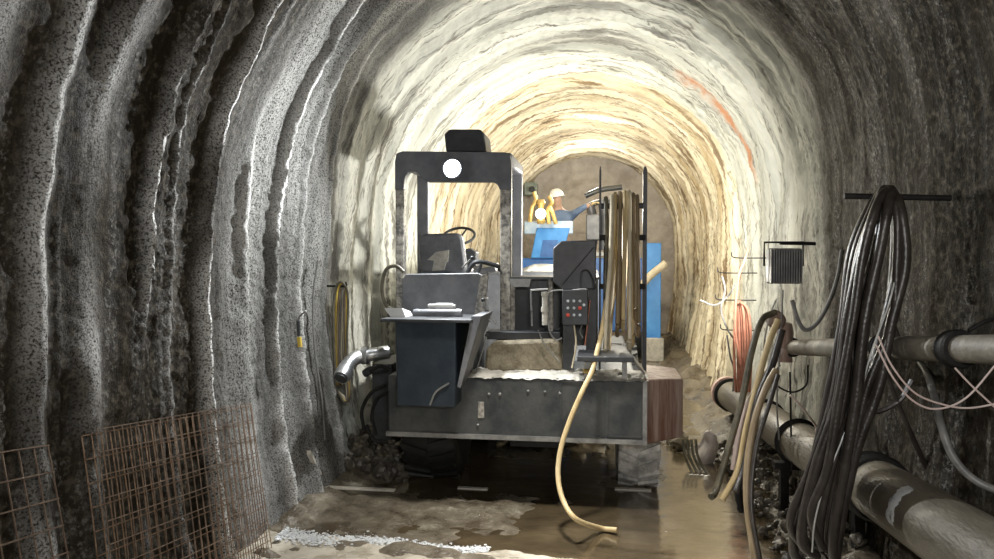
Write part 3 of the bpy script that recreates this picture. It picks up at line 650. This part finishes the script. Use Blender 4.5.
b = B(); fine_ = spline(bp, 60); a_ = bp[2]+(bp[1]-bp[2])*.55; i_ = min(range(1, len(fine_)-1), key=lambda i: (fine_[i]-a_).length); a_ = fine_[i_]; ax_ = (fine_[i_-1]-fine_[i_+1]).normalized()
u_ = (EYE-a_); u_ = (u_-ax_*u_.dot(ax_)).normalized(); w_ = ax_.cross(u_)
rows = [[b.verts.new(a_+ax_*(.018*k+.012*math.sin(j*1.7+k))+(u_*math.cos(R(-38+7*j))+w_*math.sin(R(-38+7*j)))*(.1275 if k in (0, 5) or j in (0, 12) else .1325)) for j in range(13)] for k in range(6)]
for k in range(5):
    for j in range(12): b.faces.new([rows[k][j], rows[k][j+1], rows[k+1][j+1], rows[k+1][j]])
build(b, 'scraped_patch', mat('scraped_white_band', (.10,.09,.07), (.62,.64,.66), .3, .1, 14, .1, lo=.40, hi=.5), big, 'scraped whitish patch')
b = B(); e0 = bp[4]; lathe(b, e0, bp[4]-bp[3], [(-.05,.131),(-.05,.155),(.03,.155),(.03,.10)], 28); build(b, 'end_collar', mat('pink_worn_collar', (.5,.3,.26), (.7,.52,.46), .5, 0, 12, .3), big, 'pinkish worn end collar')
for t_ in (.3, 1.0):
    q = bp[2]+(bp[3]-bp[2])*t_; b = B(); box(b, (q.x-.16, q.y-.04, q.z-.16), (q.x+.16, q.y+.04, q.z-.12)); ps = build(b, 'pipe_support', M_clamp, big)
    for sx_ in (-.12, .07):
        b = B(); box(b, (q.x+sx_, q.y-.03, .02), (q.x+sx_+.05, q.y+.03, q.z-.16)); build(b, 'leg', M_clamp, ps)
spn = [P(994,349.5,2.6), P(885,348,3.4), P(790,347.5,5.15)]; spn.insert(0, spn[0]+(spn[0]-spn[1])*.9)
jt = [(P(963,349,2.82), spn[1]-spn[2], .07, 1.32), (P(884,348,3.42), spn[1]-spn[2], .03, 1.15), (P(792,347.5,5.1), spn[1]-spn[2], .05, 1.2)]
sm_ = pipe_run('air_pipe', spn, .05, M_pipe2, 'slimmer grey pipe at waist height along the right wall', jt, M_clamp)
b = B(); c_ = P(962,347,2.80); tube(b, [c_+Vector((.02,0,.06)), c_+Vector((.1,0,.10)), c_+Vector((.22,.02,.08)), c_+Vector((.25,.02,-.02))], .008, 8); build(b, 'pipe_hanger', M_clamp, sm_)
# valve on the pipe end
v = thing('valve', P(785,345,5.1), 'red-brown valve and elbow at the far end of the slimmer pipe', 'valve')
b = B(); lathe(b, P(785,347,5.1), (0,0,1), [(-.1,.03),(-.1,.05),(-.07,.05),(-.07,.035),(.02,.05),(.1,.055),(.16,.045),(.17,.02)], 18); build(b, 'valve_body', M_rust, v)
b = B(); lathe(b, P(778,322,5.0), (-.3,-.6,.2), [(0,.05),(.04,.06),(.09,.06),(.10,.05)], 18); build(b, 'valve_flange', M_rust, v)
b = B(); tube(b, [P(780,365,5.0),P(772,380,4.95),P(790,392,4.9),P(806,385,4.95),P(808,365,5.0)], .006, 6); build(b, 'valve_chain', M_clamp, v)

# peg and dark hose bundle
pegz = P(845,197,3.3)
pg = B(); cyl(pg, P(844,196,3.3), Vector((1.47,3.3,pegz.z-.01)), .013, 12); tag(build(pg, 'wall_peg', M_clamp), 'dark steel peg sticking out of the right wall carrying the black hose bundle', 'peg')
def bundle(n, fn, m, r, name, lab, cat, grp, mats=None):
    for i in range(n):
        b = B(); tube(b, fn(i), r if not callable(r) else r(i), 10, n=8); tag(build(b, name, mats[i % len(mats)] if mats else m), lab[i] if isinstance(lab, list) else lab, cat, grp)
g = random.Random(5)
def dark_fn(i):
    u = i/9.0; j = lambda s=3: g.uniform(-s, s)
    d0_ = 3.30-.045*(i % 5); w_ = g.uniform(-1, 1)
    L_ = [(792+38*u+j(5), 535+j(20)), (808+36*u+j(5), 470), (826+31*u+j(4), 400), (840+28*u+j(4), 320), (854+26*u+j(), 255), (868+18*u+j(2), 212)]
    top = (882+10*u, 194-3*(i % 3))
    Rr = [(893+8*u, 212), (895+8*u+j(), 265), (884+8*u+j(4), 325), (868+8*u+j(6), 385), (850+6*u+j(4), 445), (838+4*u+j(5), 505), (822+12*u+j(5), 552+j(10))]
    pts = [P(*p, d0_-.07-.25*k*.0) for k, p in enumerate(L_)] + [P(*top, d0_)] + [P(*p, d0_+.05) for p in Rr]
    e1, e2 = pts[0], pts[-1]
    mid = (e1+e2)/2+Vector((0,0,-.07)); pts = [mid, e1+Vector((0,.02,-.0))]+pts[1:]+[mid+Vector((.02,.01,0))]
    return pts
lab = 'black wet hose in the thick bundle draped over the wall peg at right'
bundle(10, dark_fn, M_hosed, lambda i: .021-.0035*(i % 3), 'hose', lab, 'hose', 'black hoses draped over the peg on the right wall', [M_hosed, M_hosed, M_hosed])
# thin bright hose in it
b = B(); tube(b, [P(896,192,3.24),P(903,210,3.2),P(900,250,3.18),P(890,300,3.15),P(872,350,3.12),P(858,400,3.1),P(842,440,3.08),P(826,480,3.06),P(815,520,3.05),P(812,552,3.1)], .0035, 8)
tag(build(b, 'cable', M_white), 'thin light cable lying along the front of the black hose bundle', 'cable')
b = B(); tube(b, [P(884,200,3.3),P(878,222,3.22),P(868,245,3.2),P(860,265,3.2)], .006, 8); tag(build(b, 'cable', M_white), 'short pale cable end at the upper left of the black hose bundle', 'cable')
for i, pts in enumerate(([(876,345),(892,376),(912,400),(936,409),(966,398),(998,362)], [(878,336),(892,366),(915,393),(945,405),(970,408),(1000,403)], [(955,368),(972,386),(1000,412)])):
    b = B(); tube(b, [P(x,y,2.75-.001*x*.2) for x, y in pts], .0032, 8)
    tag(build(b, 'cable', M_pink), ['pinkish cable sagging below the slim pipe and rising to the right edge', 'pinkish cable sagging below the slim pipe, the lower of two', 'short pinkish cable crossing the other two at the right edge'][i], 'cable', 'pinkish cables under the slim pipe')
b = B(); tube(b, [P(900,345,3.6),P(922,365,3.4),P(934,395,3.05),P(941,425,2.85),P(952,455,2.8),P(972,478,2.75),P(1000,491,2.7),P(1040,495,2.6)], .014, 10)
tag(build(b, 'hose', M_greyc), 'grey hose curving above the large pipe near the right edge', 'hose')
for i, pts in enumerate(([(885,300),(900,340),(935,380),(960,420)], [(878,340),(885,370),(905,420),(930,475)], [(862,400),(875,412),(900,400),(912,380)])):
    b = B(); tube(b, [P(x,y,3.45) for x, y in pts], .012, 8)
    tag(build(b, 'cable', M_hosed), ['black cable running down right from the bundle behind the slim pipe', 'black cable slanting down to the large pipe behind the bundle', 'black cable looping low behind the hose bundle'][i], 'cable')

# middle olive hose bundle hanging from the valve
g = random.Random(9)
strands = [([(775,312),(762,320),(752,350),(742,400),(728,450),(716,490),(711,497)], .020, M_hoseg, 'olive hose hanging from the valve, outermost left of its bundle'),
           ([(778,320),(768,345),(757,385),(746,430),(738,470),(722,500)], .020, M_hose, 'ochre hose second from left in the bundle below the valve'),
           ([(782,330),(772,365),(758,400),(750,440),(744,470),(736,492)], .022, M_hosed, 'black hose in the middle of the bundle below the valve'),
           ([(776,370),(765,390),(755,420),(748,460),(747,500),(752,540),(758,575)], .020, M_hoseb, 'brown hose reaching down to the lower edge, left of the black one'),
           ([(778,375),(769,405),(758,440),(752,480),(752,515),(760,560)], .013, M_hosed, 'thin black hose at the right side of the bundle below the valve')]
for i, (pts, r_, m_, l) in enumerate(strands):
    b = B(); dd = [4.7,4.6,4.5,4.2,4.1][i]; n_ = len(pts)
    tube(b, [P(x, y, dd-.06*k) for k, (x, y) in enumerate(pts)], r_, 10); tag(build(b, 'hose', m_), l, 'hose', 'hoses bunched below the valve')
b = B(); lathe(b, P(741,500,4.25), (0.1,-.2,-1), [(-.06,.018),(-.05,.03),(0,.034),(.03,.026),(.05,.03),(.07,.02)], 14); tag(build(b, 'hose_coupling', M_clamp), 'dark hose coupling hanging just above the water at the right', 'coupling')
# cables about the valve and floodlight
for pts, d_, r_, m_, l in (([(792,300),(798,320),(806,330),(818,322),(830,300),(838,275),(842,250)], 4.3, .012, M_greyc, 'grey cable drooping between the floodlight and the black bundle'),
    ([(790,395),(800,405),(815,425),(816,432)], 4.2, .006, M_pink, 'thin pinkish cable end above the large pipe'),
    ([(783,290),(780,350),(777,400),(779,440)], 4.6, .005, M_greyc, 'thin cable hanging straight down from the floodlight'),
    ([(790,372),(791,430),(792,470)], 4.5, .006, M_clamp, 'black cord hanging below the slim pipe end'),
    ([(776,300),(769,318),(764,345),(762,380)], 4.9, .006, M_white, 'white cord left of the floodlight cable')):
    b = B(); tube(b, [P(x, y, d_) for x, y in pts], r_, 8); tag(build(b, 'cable', m_), l, 'cable')
# orange hose hank further in
g = random.Random(31)
for i in range(5):
    b = B(); o_ = i*2.6; dd = 6.3-.03*i
    tube(b, [P(736+o_, 392, dd), P(735+o_+g.uniform(-1,1), 350, dd), P(736+o_*.7, 310, dd), P(739+o_*.2, 303+g.uniform(-2,2), dd), P(742+o_*.6, 312, dd-.05), P(741+o_+g.uniform(-1,1), 350, dd-.05), P(739+o_, 396, dd-.03)], .012, 8)
    tag(build(b, 'hose', M_orange), 'orange-red hose strand in the hank on the far right wall', 'hose', 'orange-red hose hank on the right wall')
b = B(); tube(b, [P(748,248,6.25), P(744,262,6.2), P(739,275,6.2), P(736,300,6.2), P(735,325,6.2), P(738,350,6.2), P(741,365,6.2)], .010, 8); tag(build(b, 'hose', M_orange), 'single orange-red hose curving down from a wall hook above the hank', 'hose')
for (x, y, d_, l) in ((722,273,6.6,'left of the orange hose'), (720,300,6.4,'low left of the orange hose hank'), (736,258,6.5,'at the top of the orange hose'), (725,330,6.4,'just above the pink pipe collar')):
    b = B(); w_ = P(x, y, d_); tube(b, [w_+Vector((.3,0,.0)), w_+Vector((.05,0,0)), w_+Vector((-.03,-.01,.01)), w_+Vector((-.04,-.01,.05))], .005, 8)
    tag(build(b, 'wall_hook', M_clamp), 'small dark hook on the right wall, '+l, 'hook')
for i, pts in enumerate(([(722,276),(725,290),(721,310),(728,330),(735,340)], [(727,335),(730,355),(734,370),(733,392)], [(700,300),(715,305),(728,296),(735,285)])):
    b = B(); tube(b, [P(x, y, 6.4) for x, y in pts], .008, 8); tag(build(b, 'cable', M_greyc), ['grey cable sagging between two wall hooks left of the orange hose', 'grey cable hanging to the pink pipe collar', 'grey cable sagging along the far right wall under the upper hook'][i], 'cable')
# salmon lance by valve
b = B(); tube(b, [P(782,350,4.9), P(768,370,4.8), P(758,385,4.7), P(742,420,4.6), P(733,470,4.55)], .018, 10); tag(build(b, 'hose', M_pink), 'salmon pink hose slanting down left from the valve', 'hose')

# floodlight
fl_ = thing('floodlight', P(786,285,5.02), 'square ribbed floodlight hung on the right wall, seen from its finned back', 'lamp')
q = rect(770, 248, 803, 284, 5.0)
b = B(); box(b, (q[0], 5.03, q[1]), (q[2], 5.12, q[3])); build(b, 'housing', M_body, fl_, bevel=.01)
for k in range(13):
    b = B(); x = q[0]+(q[2]-q[0])*(k+.2)/13; box(b, (x, 4.985, q[1]+.004), (x+.007, 5.03, q[3]-.004)); build(b, 'fin', M_rust if False else M_steel, fl_, smooth=False)
b = B(); tube(b, [Vector((q[2]+.10,5.08,q[3]+.03)), Vector((q[0]+.08,5.08,q[3]+.035))], .012, 8, sm=False); tube(b, [Vector((q[0]-.02,5.08,(q[1]+q[3])/2)), Vector((q[0]-.02,5.08,q[3]+.04)), Vector((q[2]+.02,5.08,q[3]+.04)), Vector((q[2]+.02,5.08,(q[1]+q[3])/2))], .008, 8, sm=False); build(b, 'bracket', M_clamp, fl_)
b = B(); box(b, (q[0]+.02, 5.12, q[1]+.02), (q[2]-.02, 5.125, q[3]-.02)); build(b, 'front_glass', emis('flood_glass', (1,.95,.85), 12), fl_, 'lit front glass')
flc = Vector(((q[0]+q[2])/2, 5.15, (q[1]+q[3])/2))
# plastic sheeting heap and floor hoses at right
b = B(); gg = random.Random(3)
r_ = bmesh.ops.create_icosphere(b, subdivisions=4, radius=1, matrix=Matrix.Translation(P(706,452,6.0))@Matrix.Diagonal((.07,.10,.2,1)))
for vv in r_['verts']:
    n_ = float(vn(np.array(vv.co.x*14), np.array(vv.co.y*14), np.array(vv.co.z*9))); vv.co += Vector((.04*n_, .04*n_, .02*n_)); vv.co.x += .25*(vv.co.z-P(706,452,6.0).z)
tag(build(b, 'plastic_sack', M_sack), 'crumpled pinkish white plastic sack slumped against the right wall foot', 'sack')
for i in range(4):
    b = B(); o_ = i*4.2; tube(b, [P(683+o_,440,5.9), P(685+o_,455,5.8), P(690+o_*1.1,468,5.7), P(698+o_*1.2,480,5.55), P(712+o_,488,5.4)], .011, 8)
    tag(build(b, 'hose', M_hoseg), 'olive hose curving over the wet ground beside the slurry caked tyre', 'hose', 'hoses on the ground right of the machine')
# cable clump far right corner
b = B(); lathe(b, P(878,104,4.2)+Vector((.06,0,0)), (-1,0,0), [(0,.03),(.01,.03),(.012,.012),(.03,.01)], 8); tag(build(b, 'rock_bolt', M_steel), 'small shiny rock bolt head high on the dark right wall', 'bolt')

# ------------------------------------------------------------------ left wall items
g = random.Random(13)
for i in range(5):
    m_ = [M_hoseg, M_yellow, M_hoseb, M_greyc, M_hosep][i]; b = B(); o_ = i*3; dd = 5.0+.03*i
    tube(b, [P(336+o_*.5,385,dd), P(334+o_*.6,340,dd), P(334+o_*.8,300,dd), P(338+o_*.6,284+i,dd), P(344+o_*.3,284+i,dd), P(348-o_*.4,300,dd+.02), P(347-o_*.2,350,dd+.02), P(351-o_*.3,392+2*i,dd), P(345,402-i,dd), P(338,392,dd)], .009 if i != 1 else .007, 8)
    tag(build(b, 'hose', m_), ['olive', 'yellow', 'dark brown', 'grey', 'pale tan'][i]+' hose in the coil hung on the left wall above the exhaust elbow', 'hose', 'hose coil on the left wall')
b = B(); w_ = P(341,286,5.05); tube(b, [w_+Vector((-.12,0,0)), w_+Vector((.03,0,.0)), w_+Vector((.04,-.01,.03))], .008, 8); tag(build(b, 'wall_hook', M_clamp), 'small dark hook holding the hose coil on the left wall', 'hook')
pl = thing('cable_plug', P(299,348,4.35), 'small black and yellow cable plug hanging on the left wall', 'plug')
b = B(); cyl(b, P(299,336,4.35), P(298,321,4.35), .011, 12); build(b, 'plug_body', M_black, pl)
b = B(); cyl(b, P(300,347,4.35), P(299,337,4.35), .015, 12); build(b, 'plug_cap', M_yellow, pl, 'yellow cap')
b = B(); tube(b, [P(298,321,4.35), P(300,316,4.34), P(306,311,4.32)], .005, 8); build(b, 'plug_cord', M_greyc, pl)
for k, pts in enumerate(([(318,260),(313,300),(315,350),(322,400),(325,440)],)):
    b = B(); tube(b, [P(x, y, 4.78) for x, y in pts], .007, 8); tag(build(b, 'cable', M_greyc), 'thin grey cable hanging down the left wall beside the plug', 'cable')
# plank leaning
b = B(); a_, c_ = P(309,455,4.55), P(324,486,4.80); hexa(b, [a_+Vector((-.015,0,0)), a_+Vector((.015,0,0)), a_+Vector((.015,0,.03)), a_+Vector((-.015,0,.03)), c_+Vector((-.015,0,0)), c_+Vector((.02,0,0)), c_+Vector((.02,0,.02)), c_+Vector((-.015,0,.02))]); tag(build(b, 'board', M_board_glint), 'pale offcut of board at the foot of the left wall', 'board')

# reinforcing mesh panels
def mesh_panel(A, U, W, nu, nw, su, sw, m, label, r=.0035, bow=.02):
    """A corner, U run direction, W up direction"""
    b = B(); U = U.normalized(); W = W.normalized(); Nn = U.cross(W)
    f = lambda u, w: A+U*u+W*w+Nn*bow*math.sin(w*2.2)*math.cos(u*1.7)
    Lu, Lw = nu*su, nw*sw
    for i in range(nu+1): tube(b, [f(i*su, t*Lw/6) for t in range(7)], r, 5, sm=False)
    for j in range(nw+1): tube(b, [f(t*Lu/6, j*sw)+Nn*r*1.6 for t in range(7)], r, 5, sm=False)
    return tag(build(b, 'reinforcing_mesh', m), label, 'wire mesh', 'reinforcing mesh panels leaning on the left wall')
tl, tr_ = P(76,423,2.55), P(226,400,3.55)
foot = Vector((.16,-.04,-1.0))
U = tr_-tl; W = -foot
A0 = tl+foot*.98
mesh_panel(A0, U, W, 25, 10, .05, .094, M_rebar, 'rusty reinforcing mesh panel, front one of the two at the right of the stack', r=.0027)
A1 = P(80,428,2.58)+foot*1.0+Vector((.03,.0,.0)); mesh_panel(A1, U, W+Vector((0,.03,0)), 24, 11, .048, .091, M_rebar2, 'rusty reinforcing mesh panel half hidden behind the front one', r=.0025)
tl2, tr2 = P(-160,470,1.62), P(44,441,2.38); A2 = tl2+Vector((.2,-.02,-1))*.9
mesh_panel(A2, tr2-tl2, Vector((-.2,.02,1)), 10, 9, .078, .1, M_rebar2, 'grey rusty reinforcing mesh panel at the lower left corner, nearest', r=.003)

# ------------------------------------------------------------------ far end: blue drill rig and worker
D0 = 12.0
rig = thing('drill_rig', (P(590,400,D0).x, D0+.6, 0), 'bright blue drilling rig standing near the tunnel face', 'machine')
b = B(); pbox(b, 524, 221, 573, 234, D0, .12); build(b, 'cross_beam', M_pblue, rig, 'pale blue cross beam', bevel=.02)
b = B(); prism(b, ppoly([(531,258),(537,228),(570,228),(562,258)], D0-.02), D0-.06, D0-.0); mast = build(b, 'mast_plate', M_blue, rig, bevel=.01)
b = B(); prism(b, ppoly([(540,257),(543,240),(558,240),(556,257)], D0-.07), D0-.075, D0-.055); build(b, 'mast_opening', M_dblue, mast)
b = B(); q = rect(520,258,662,400,D0); box(b, (q[0], D0, .45), (q[2]-.3, D0+1.8, q[3])); build(b, 'rig_body', M_dblue, rig, bevel=.03)
b = B(); pbox(b, 645, 243, 661, 340, D0-.1, .25); build(b, 'side_post', M_blue, rig, 'tall blue side post', bevel=.01)
b = B(); pbox(b, 644, 338, 664, 362, D0-.14, .35); build(b, 'post_foot', M_palemud, rig, 'pale mud crusted foot', bevel=.02)
b = B(); tube(b, [P(640,288,D0-.3), P(650,276,D0-.3), P(666,263,D0-.3)], .06, 10); build(b, 'feed_hose', M_yellow if False else M_hosep, rig, 'thick pale yellow hose')
for x_ in (535, 640):
    b = B(); qq = P(x_, 300, D0+.5); lathe(b, (qq.x-.12, D0+.5, .42), (1,0,0), [(0,.3),(.02,.44),(.22,.44),(.24,.3)], 24); build(b, 'wheel', M_tyre, rig)
b = B(); box(b, (P(530,250,D0).x, D0+.3, P(530,256,D0).z), (P(610,250,D0).x, D0+1.5, P(530,252,D0).z)); build(b, 'platform', M_steel, rig)
for i, pts in enumerate(([(585,196),(600,190),(622,187)], [(587,206),(600,202),(618,203)], [(592,250),(594,225),(590,205)], [(603,250),(605,222),(602,200)])):
    b = B(); tube(b, [P(x, y, D0+.9) for x, y in pts], .05 if i < 2 else .08, 10); build(b, 'boom', M_body if i < 2 else M_canopy, rig)
b = B(); pbox(b, 586, 214, 601, 240, D0+.7, .4); build(b, 'valve_block', M_panel, rig, bevel=.02)
b = B(); lathe(b, P(541,224,D0-.2), (0,0,1), [(0,.06),(.05,.08),(.1,.05),(.3,.05),(.34,.08),(.4,.05)], 14); build(b, 'rotation_head', M_brass, rig, 'brass coloured drill head')
b = B()
for pts in ([(530,222),(532,208),(536,200),(534,192)], [(549,224),(548,210),(552,203),(549,196)], [(556,224),(553,214),(550,206)]): tube(b, [P(x,y,D0-.15) for x, y in pts], .035, 8)
build(b, 'drill_feed', M_brass, rig)
M_wl = emis('warm_lamp_glass', (1,.85,.6), 10)
b = B(); lathe(b, P(541,214,D0-.3), (0,-1,0), [(0,.04),(.05,.085),(.06,.07)], 16); build(b, 'rig_lamp', M_wl, rig, 'small warm glowing lamp')
# junction box on the face
jb = thing('junction_box', P(530,196,14.9), 'grey-green electrical box fixed high near the tunnel face left of the worker', 'box')
b = B(); pbox(b, 524, 182, 537, 195, 14.7, .3); build(b, 'case', mat('grey_green_case', (.2,.24,.2), (.3,.34,.3), .5), jb, bevel=.02)
b = B(); lathe(b, P(532,189,14.68), (0,-1,0), [(0,.06),(.05,.05)], 12); build(b, 'dial', M_black, jb)
b = B(); tube(b, [P(535,195,14.7), P(537,203,14.6), P(543,208,14.5)], .03, 8); build(b, 'conduit', M_black, jb)
# worker
W0 = Vector((P(558,230,D0+.55).x, D0+.55, P(560,256,D0).z+.02)); zs = W0.z
hc = P(557,198,D0+.5)
wk = thing('person', (W0.x, W0.y, zs), 'worker in blue-grey workwear and white helmet reaching right on the blue rig', 'person')
def skin(chain, name, m, parent, rootI=0):
    vs_, es_, rs_ = chain; me = bpy.data.meshes.new(name); off = root_of(parent).location
    me.from_pydata([Vector(v_)-off for v_ in vs_], es_, []); o = bpy.data.objects.new(name, me); link(o, parent)
    md = o.modifiers.new('s', 'SKIN'); md.use_smooth_shade = True
    for i, r__ in enumerate(rs_): me.skin_vertices[0].data[i].radius = (r__, r__) if not isinstance(r__, tuple) else r__
    for i in range(len(rs_)): me.skin_vertices[0].data[i].use_root = (i == rootI)
    o.modifiers.new('d', 'SUBSURF').levels = 2; o.modifiers['d'].render_levels = 2
    me.materials.append(m); return o
hx, hy, hz = hc; hip = Vector((W0.x+.05, W0.y, hz-.78)); ch_ = Vector((hx+.06, W0.y, hz-.36)); nk = Vector((hx+.02, W0.y, hz-.17))
k = 1.0
V_ = [hip, (hip+ch_)/2, ch_, nk, hc+Vector((0,0,-.05)), hc+Vector((-.01,0,.06)),
      ch_+Vector((.19,-.02,.06)), Vector((hx+.36, hy-.12, hz-.24)), Vector((hx+.58, hy-.18, hz-.13)),
      ch_+Vector((-.19,-.02,.05)), Vector((hx-.17, hy-.1, hz-.58)), Vector((hx+.05, hy-.3, hz-.62)),
      hip+Vector((.1,0,-.06)), hip+Vector((.12,-.04,-.42)), hip+Vector((.12,0,-.80)), hip+Vector((-.1,0,-.06)), hip+Vector((-.12,-.02,-.42)), hip+Vector((-.12,.02,-.80)), hip+Vector((.12,-.15,-.84)), hip+Vector((-.12,-.13,-.84))]
E_ = [(0,1),(1,2),(2,3),(3,4),(4,5),(2,6),(6,7),(7,8),(2,9),(9,10),(10,11),(0,12),(12,13),(13,14),(0,15),(15,16),(16,17),(14,18),(17,19)]
R_ = [(.15,.12),(.14,.11),(.16,.12),.055,.085,.09,.07,.05,.035,.07,.05,.038,.10,.07,.045,.10,.07,.045,.045,.045]
body = skin((V_, E_, R_), 'body', M_skin, wk)
jk = skin(([V_[0],V_[1],V_[2],V_[3]-Vector((0,0,.03)),V_[6],V_[7],V_[8]-Vector((.05,0,.01)),V_[9],V_[10],V_[11]-Vector((.03,-.03,0))],
     [(0,1),(1,2),(2,3),(2,4),(4,5),(5,6),(2,7),(7,8),(8,9)], [(.17,.14),(.16,.13),(.18,.14),.07,.085,.062,.05,.085,.062,.05]), 'jacket', M_cloth, wk)
tr__ = skin(([V_[0],V_[12],V_[13],V_[14]+Vector((0,0,.03)),V_[15],V_[16],V_[17]+Vector((0,0,.03))], [(0,1),(1,2),(2,3),(0,4),(4,5),(5,6)], [(.165,.14),.115,.083,.065,.115,.083,.065]), 'trousers', M_dblue, wk)
b = B(); lathe(b, hc+Vector((-.01,0,.03)), (-.15,-.1,1), [(-.01,.15),(0,.155),(.005,.125),(.05,.12),(.09,.10),(.125,.06),(.135,.01)], 24); build(b, 'helmet', M_helmet, wk, 'white helmet')
for ci, (hb, dr_) in enumerate(((V_[8], Vector((.8,-.2,.25)).normalized()), (Vector(V_[11]), Vector((.5,-.7,-.1)).normalized()))):
    pal = hb+dr_*.08; vs2 = [hb, pal]; es2 = [(0,1)]; rs2 = [(.04,.025),(.045,.022)]
    sd = dr_.cross(Vector((0,0,1))).normalized()
    for f_ in range(4):
        a__ = pal+sd*(f_-1.5)*.022; L4 = [.075,.085,.08,.06][f_]; n0 = len(vs2)
        vs2 += [a__+dr_*.02, a__+dr_*(.02+L4*.5)+Vector((0,0,-.012)), a__+dr_*(.02+L4*.8)+Vector((0,0,-.04))]; es2 += [(1,n0),(n0,n0+1),(n0+1,n0+2)]; rs2 += [.0095,.009,.008]
    n0 = len(vs2); vs2 += [hb+dr_*.03-sd*.045, hb+dr_*.08-sd*.065+Vector((0,0,-.02))]; es2 += [(0,n0),(n0,n0+1)]; rs2 += [.011,.009]
    skin((vs2, es2, rs2), 'glove', M_glove, wk)

# ------------------------------------------------------------------ lights
def area(name, loc, direction, size, power, col, shape='SQUARE', spread=math.pi, sy=None):
    l = bpy.data.lights.new(name, 'AREA'); l.energy = power; l.color = col; l.shape = shape; l.size = size; l.spread = spread
    if sy: l.size_y = sy
    o = bpy.data.objects.new(name, l); C.objects.link(o); o.location = loc; o.rotation_euler = Vector(direction).to_track_quat('-Z', 'Y').to_euler(); return o
def spot(name, loc, direction, power, col, ang, blend, rad):
    l = bpy.data.lights.new(name, 'SPOT'); l.energy = power; l.color = col; l.spot_size = R(ang); l.spot_blend = blend; l.shadow_soft_size = rad
    o = bpy.data.objects.new(name, l); C.objects.link(o); o.location = loc; o.rotation_euler = Vector(direction).to_track_quat('-Z', 'Y').to_euler(); return o
def point(name, loc, power, col, rad):
    l = bpy.data.lights.new(name, 'POINT'); l.energy = power; l.color = col; l.shadow_soft_size = rad
    o = bpy.data.objects.new(name, l); C.objects.link(o); o.location = loc; return o
area('flood_beam', flc, (-1.0, 1, .25), .2, 165, (1,.98,.92), spread=R(124))
area('overhead_fill', Vector((-.35,3.5,3.3)), (0, .12, -1), .25, 19, (1,.97,.92), spread=R(60))  # unseen fill added overhead to brighten the near floor
area('cab_lamp_beam', lc+Vector((0,-.05,0)), (0, -1, -.40), .1, 88, (.95,.98,1), 'DISK')
point('machine_front_lamp', Vector((-.2, 8.3, 2.2)), 140, (1,.95,.8), .12)
point('face_fill', Vector((-.2, 13.2, 3.1)), 60, (1,.94,.82), .1)  # added light without a fixture, brightens the tunnel face
point('rig_lamp_fill', Vector((-.2, 11.0, 2.9)), 55, (1,.93,.78), .08)  # rig lamp's light moved off its fixture to brighten the far end
point('machine_side_lamp', Vector((.5, 7.3, 1.5)), 26, (1,.95,.82), .08)
area('camera_fill', Vector((.35,-.1,1.95)), (-.10,1,-.06), .4, 46, (1,.98,.95))  # unseen fill added behind the camera for the near surfaces
w = bpy.data.worlds.new('world'); bpy.context.scene.world = w; w.use_nodes = True; w.node_tree.nodes['Background'].inputs[0].default_value = (.5,.55,.6,1); w.node_tree.nodes['Background'].inputs[1].default_value = .03
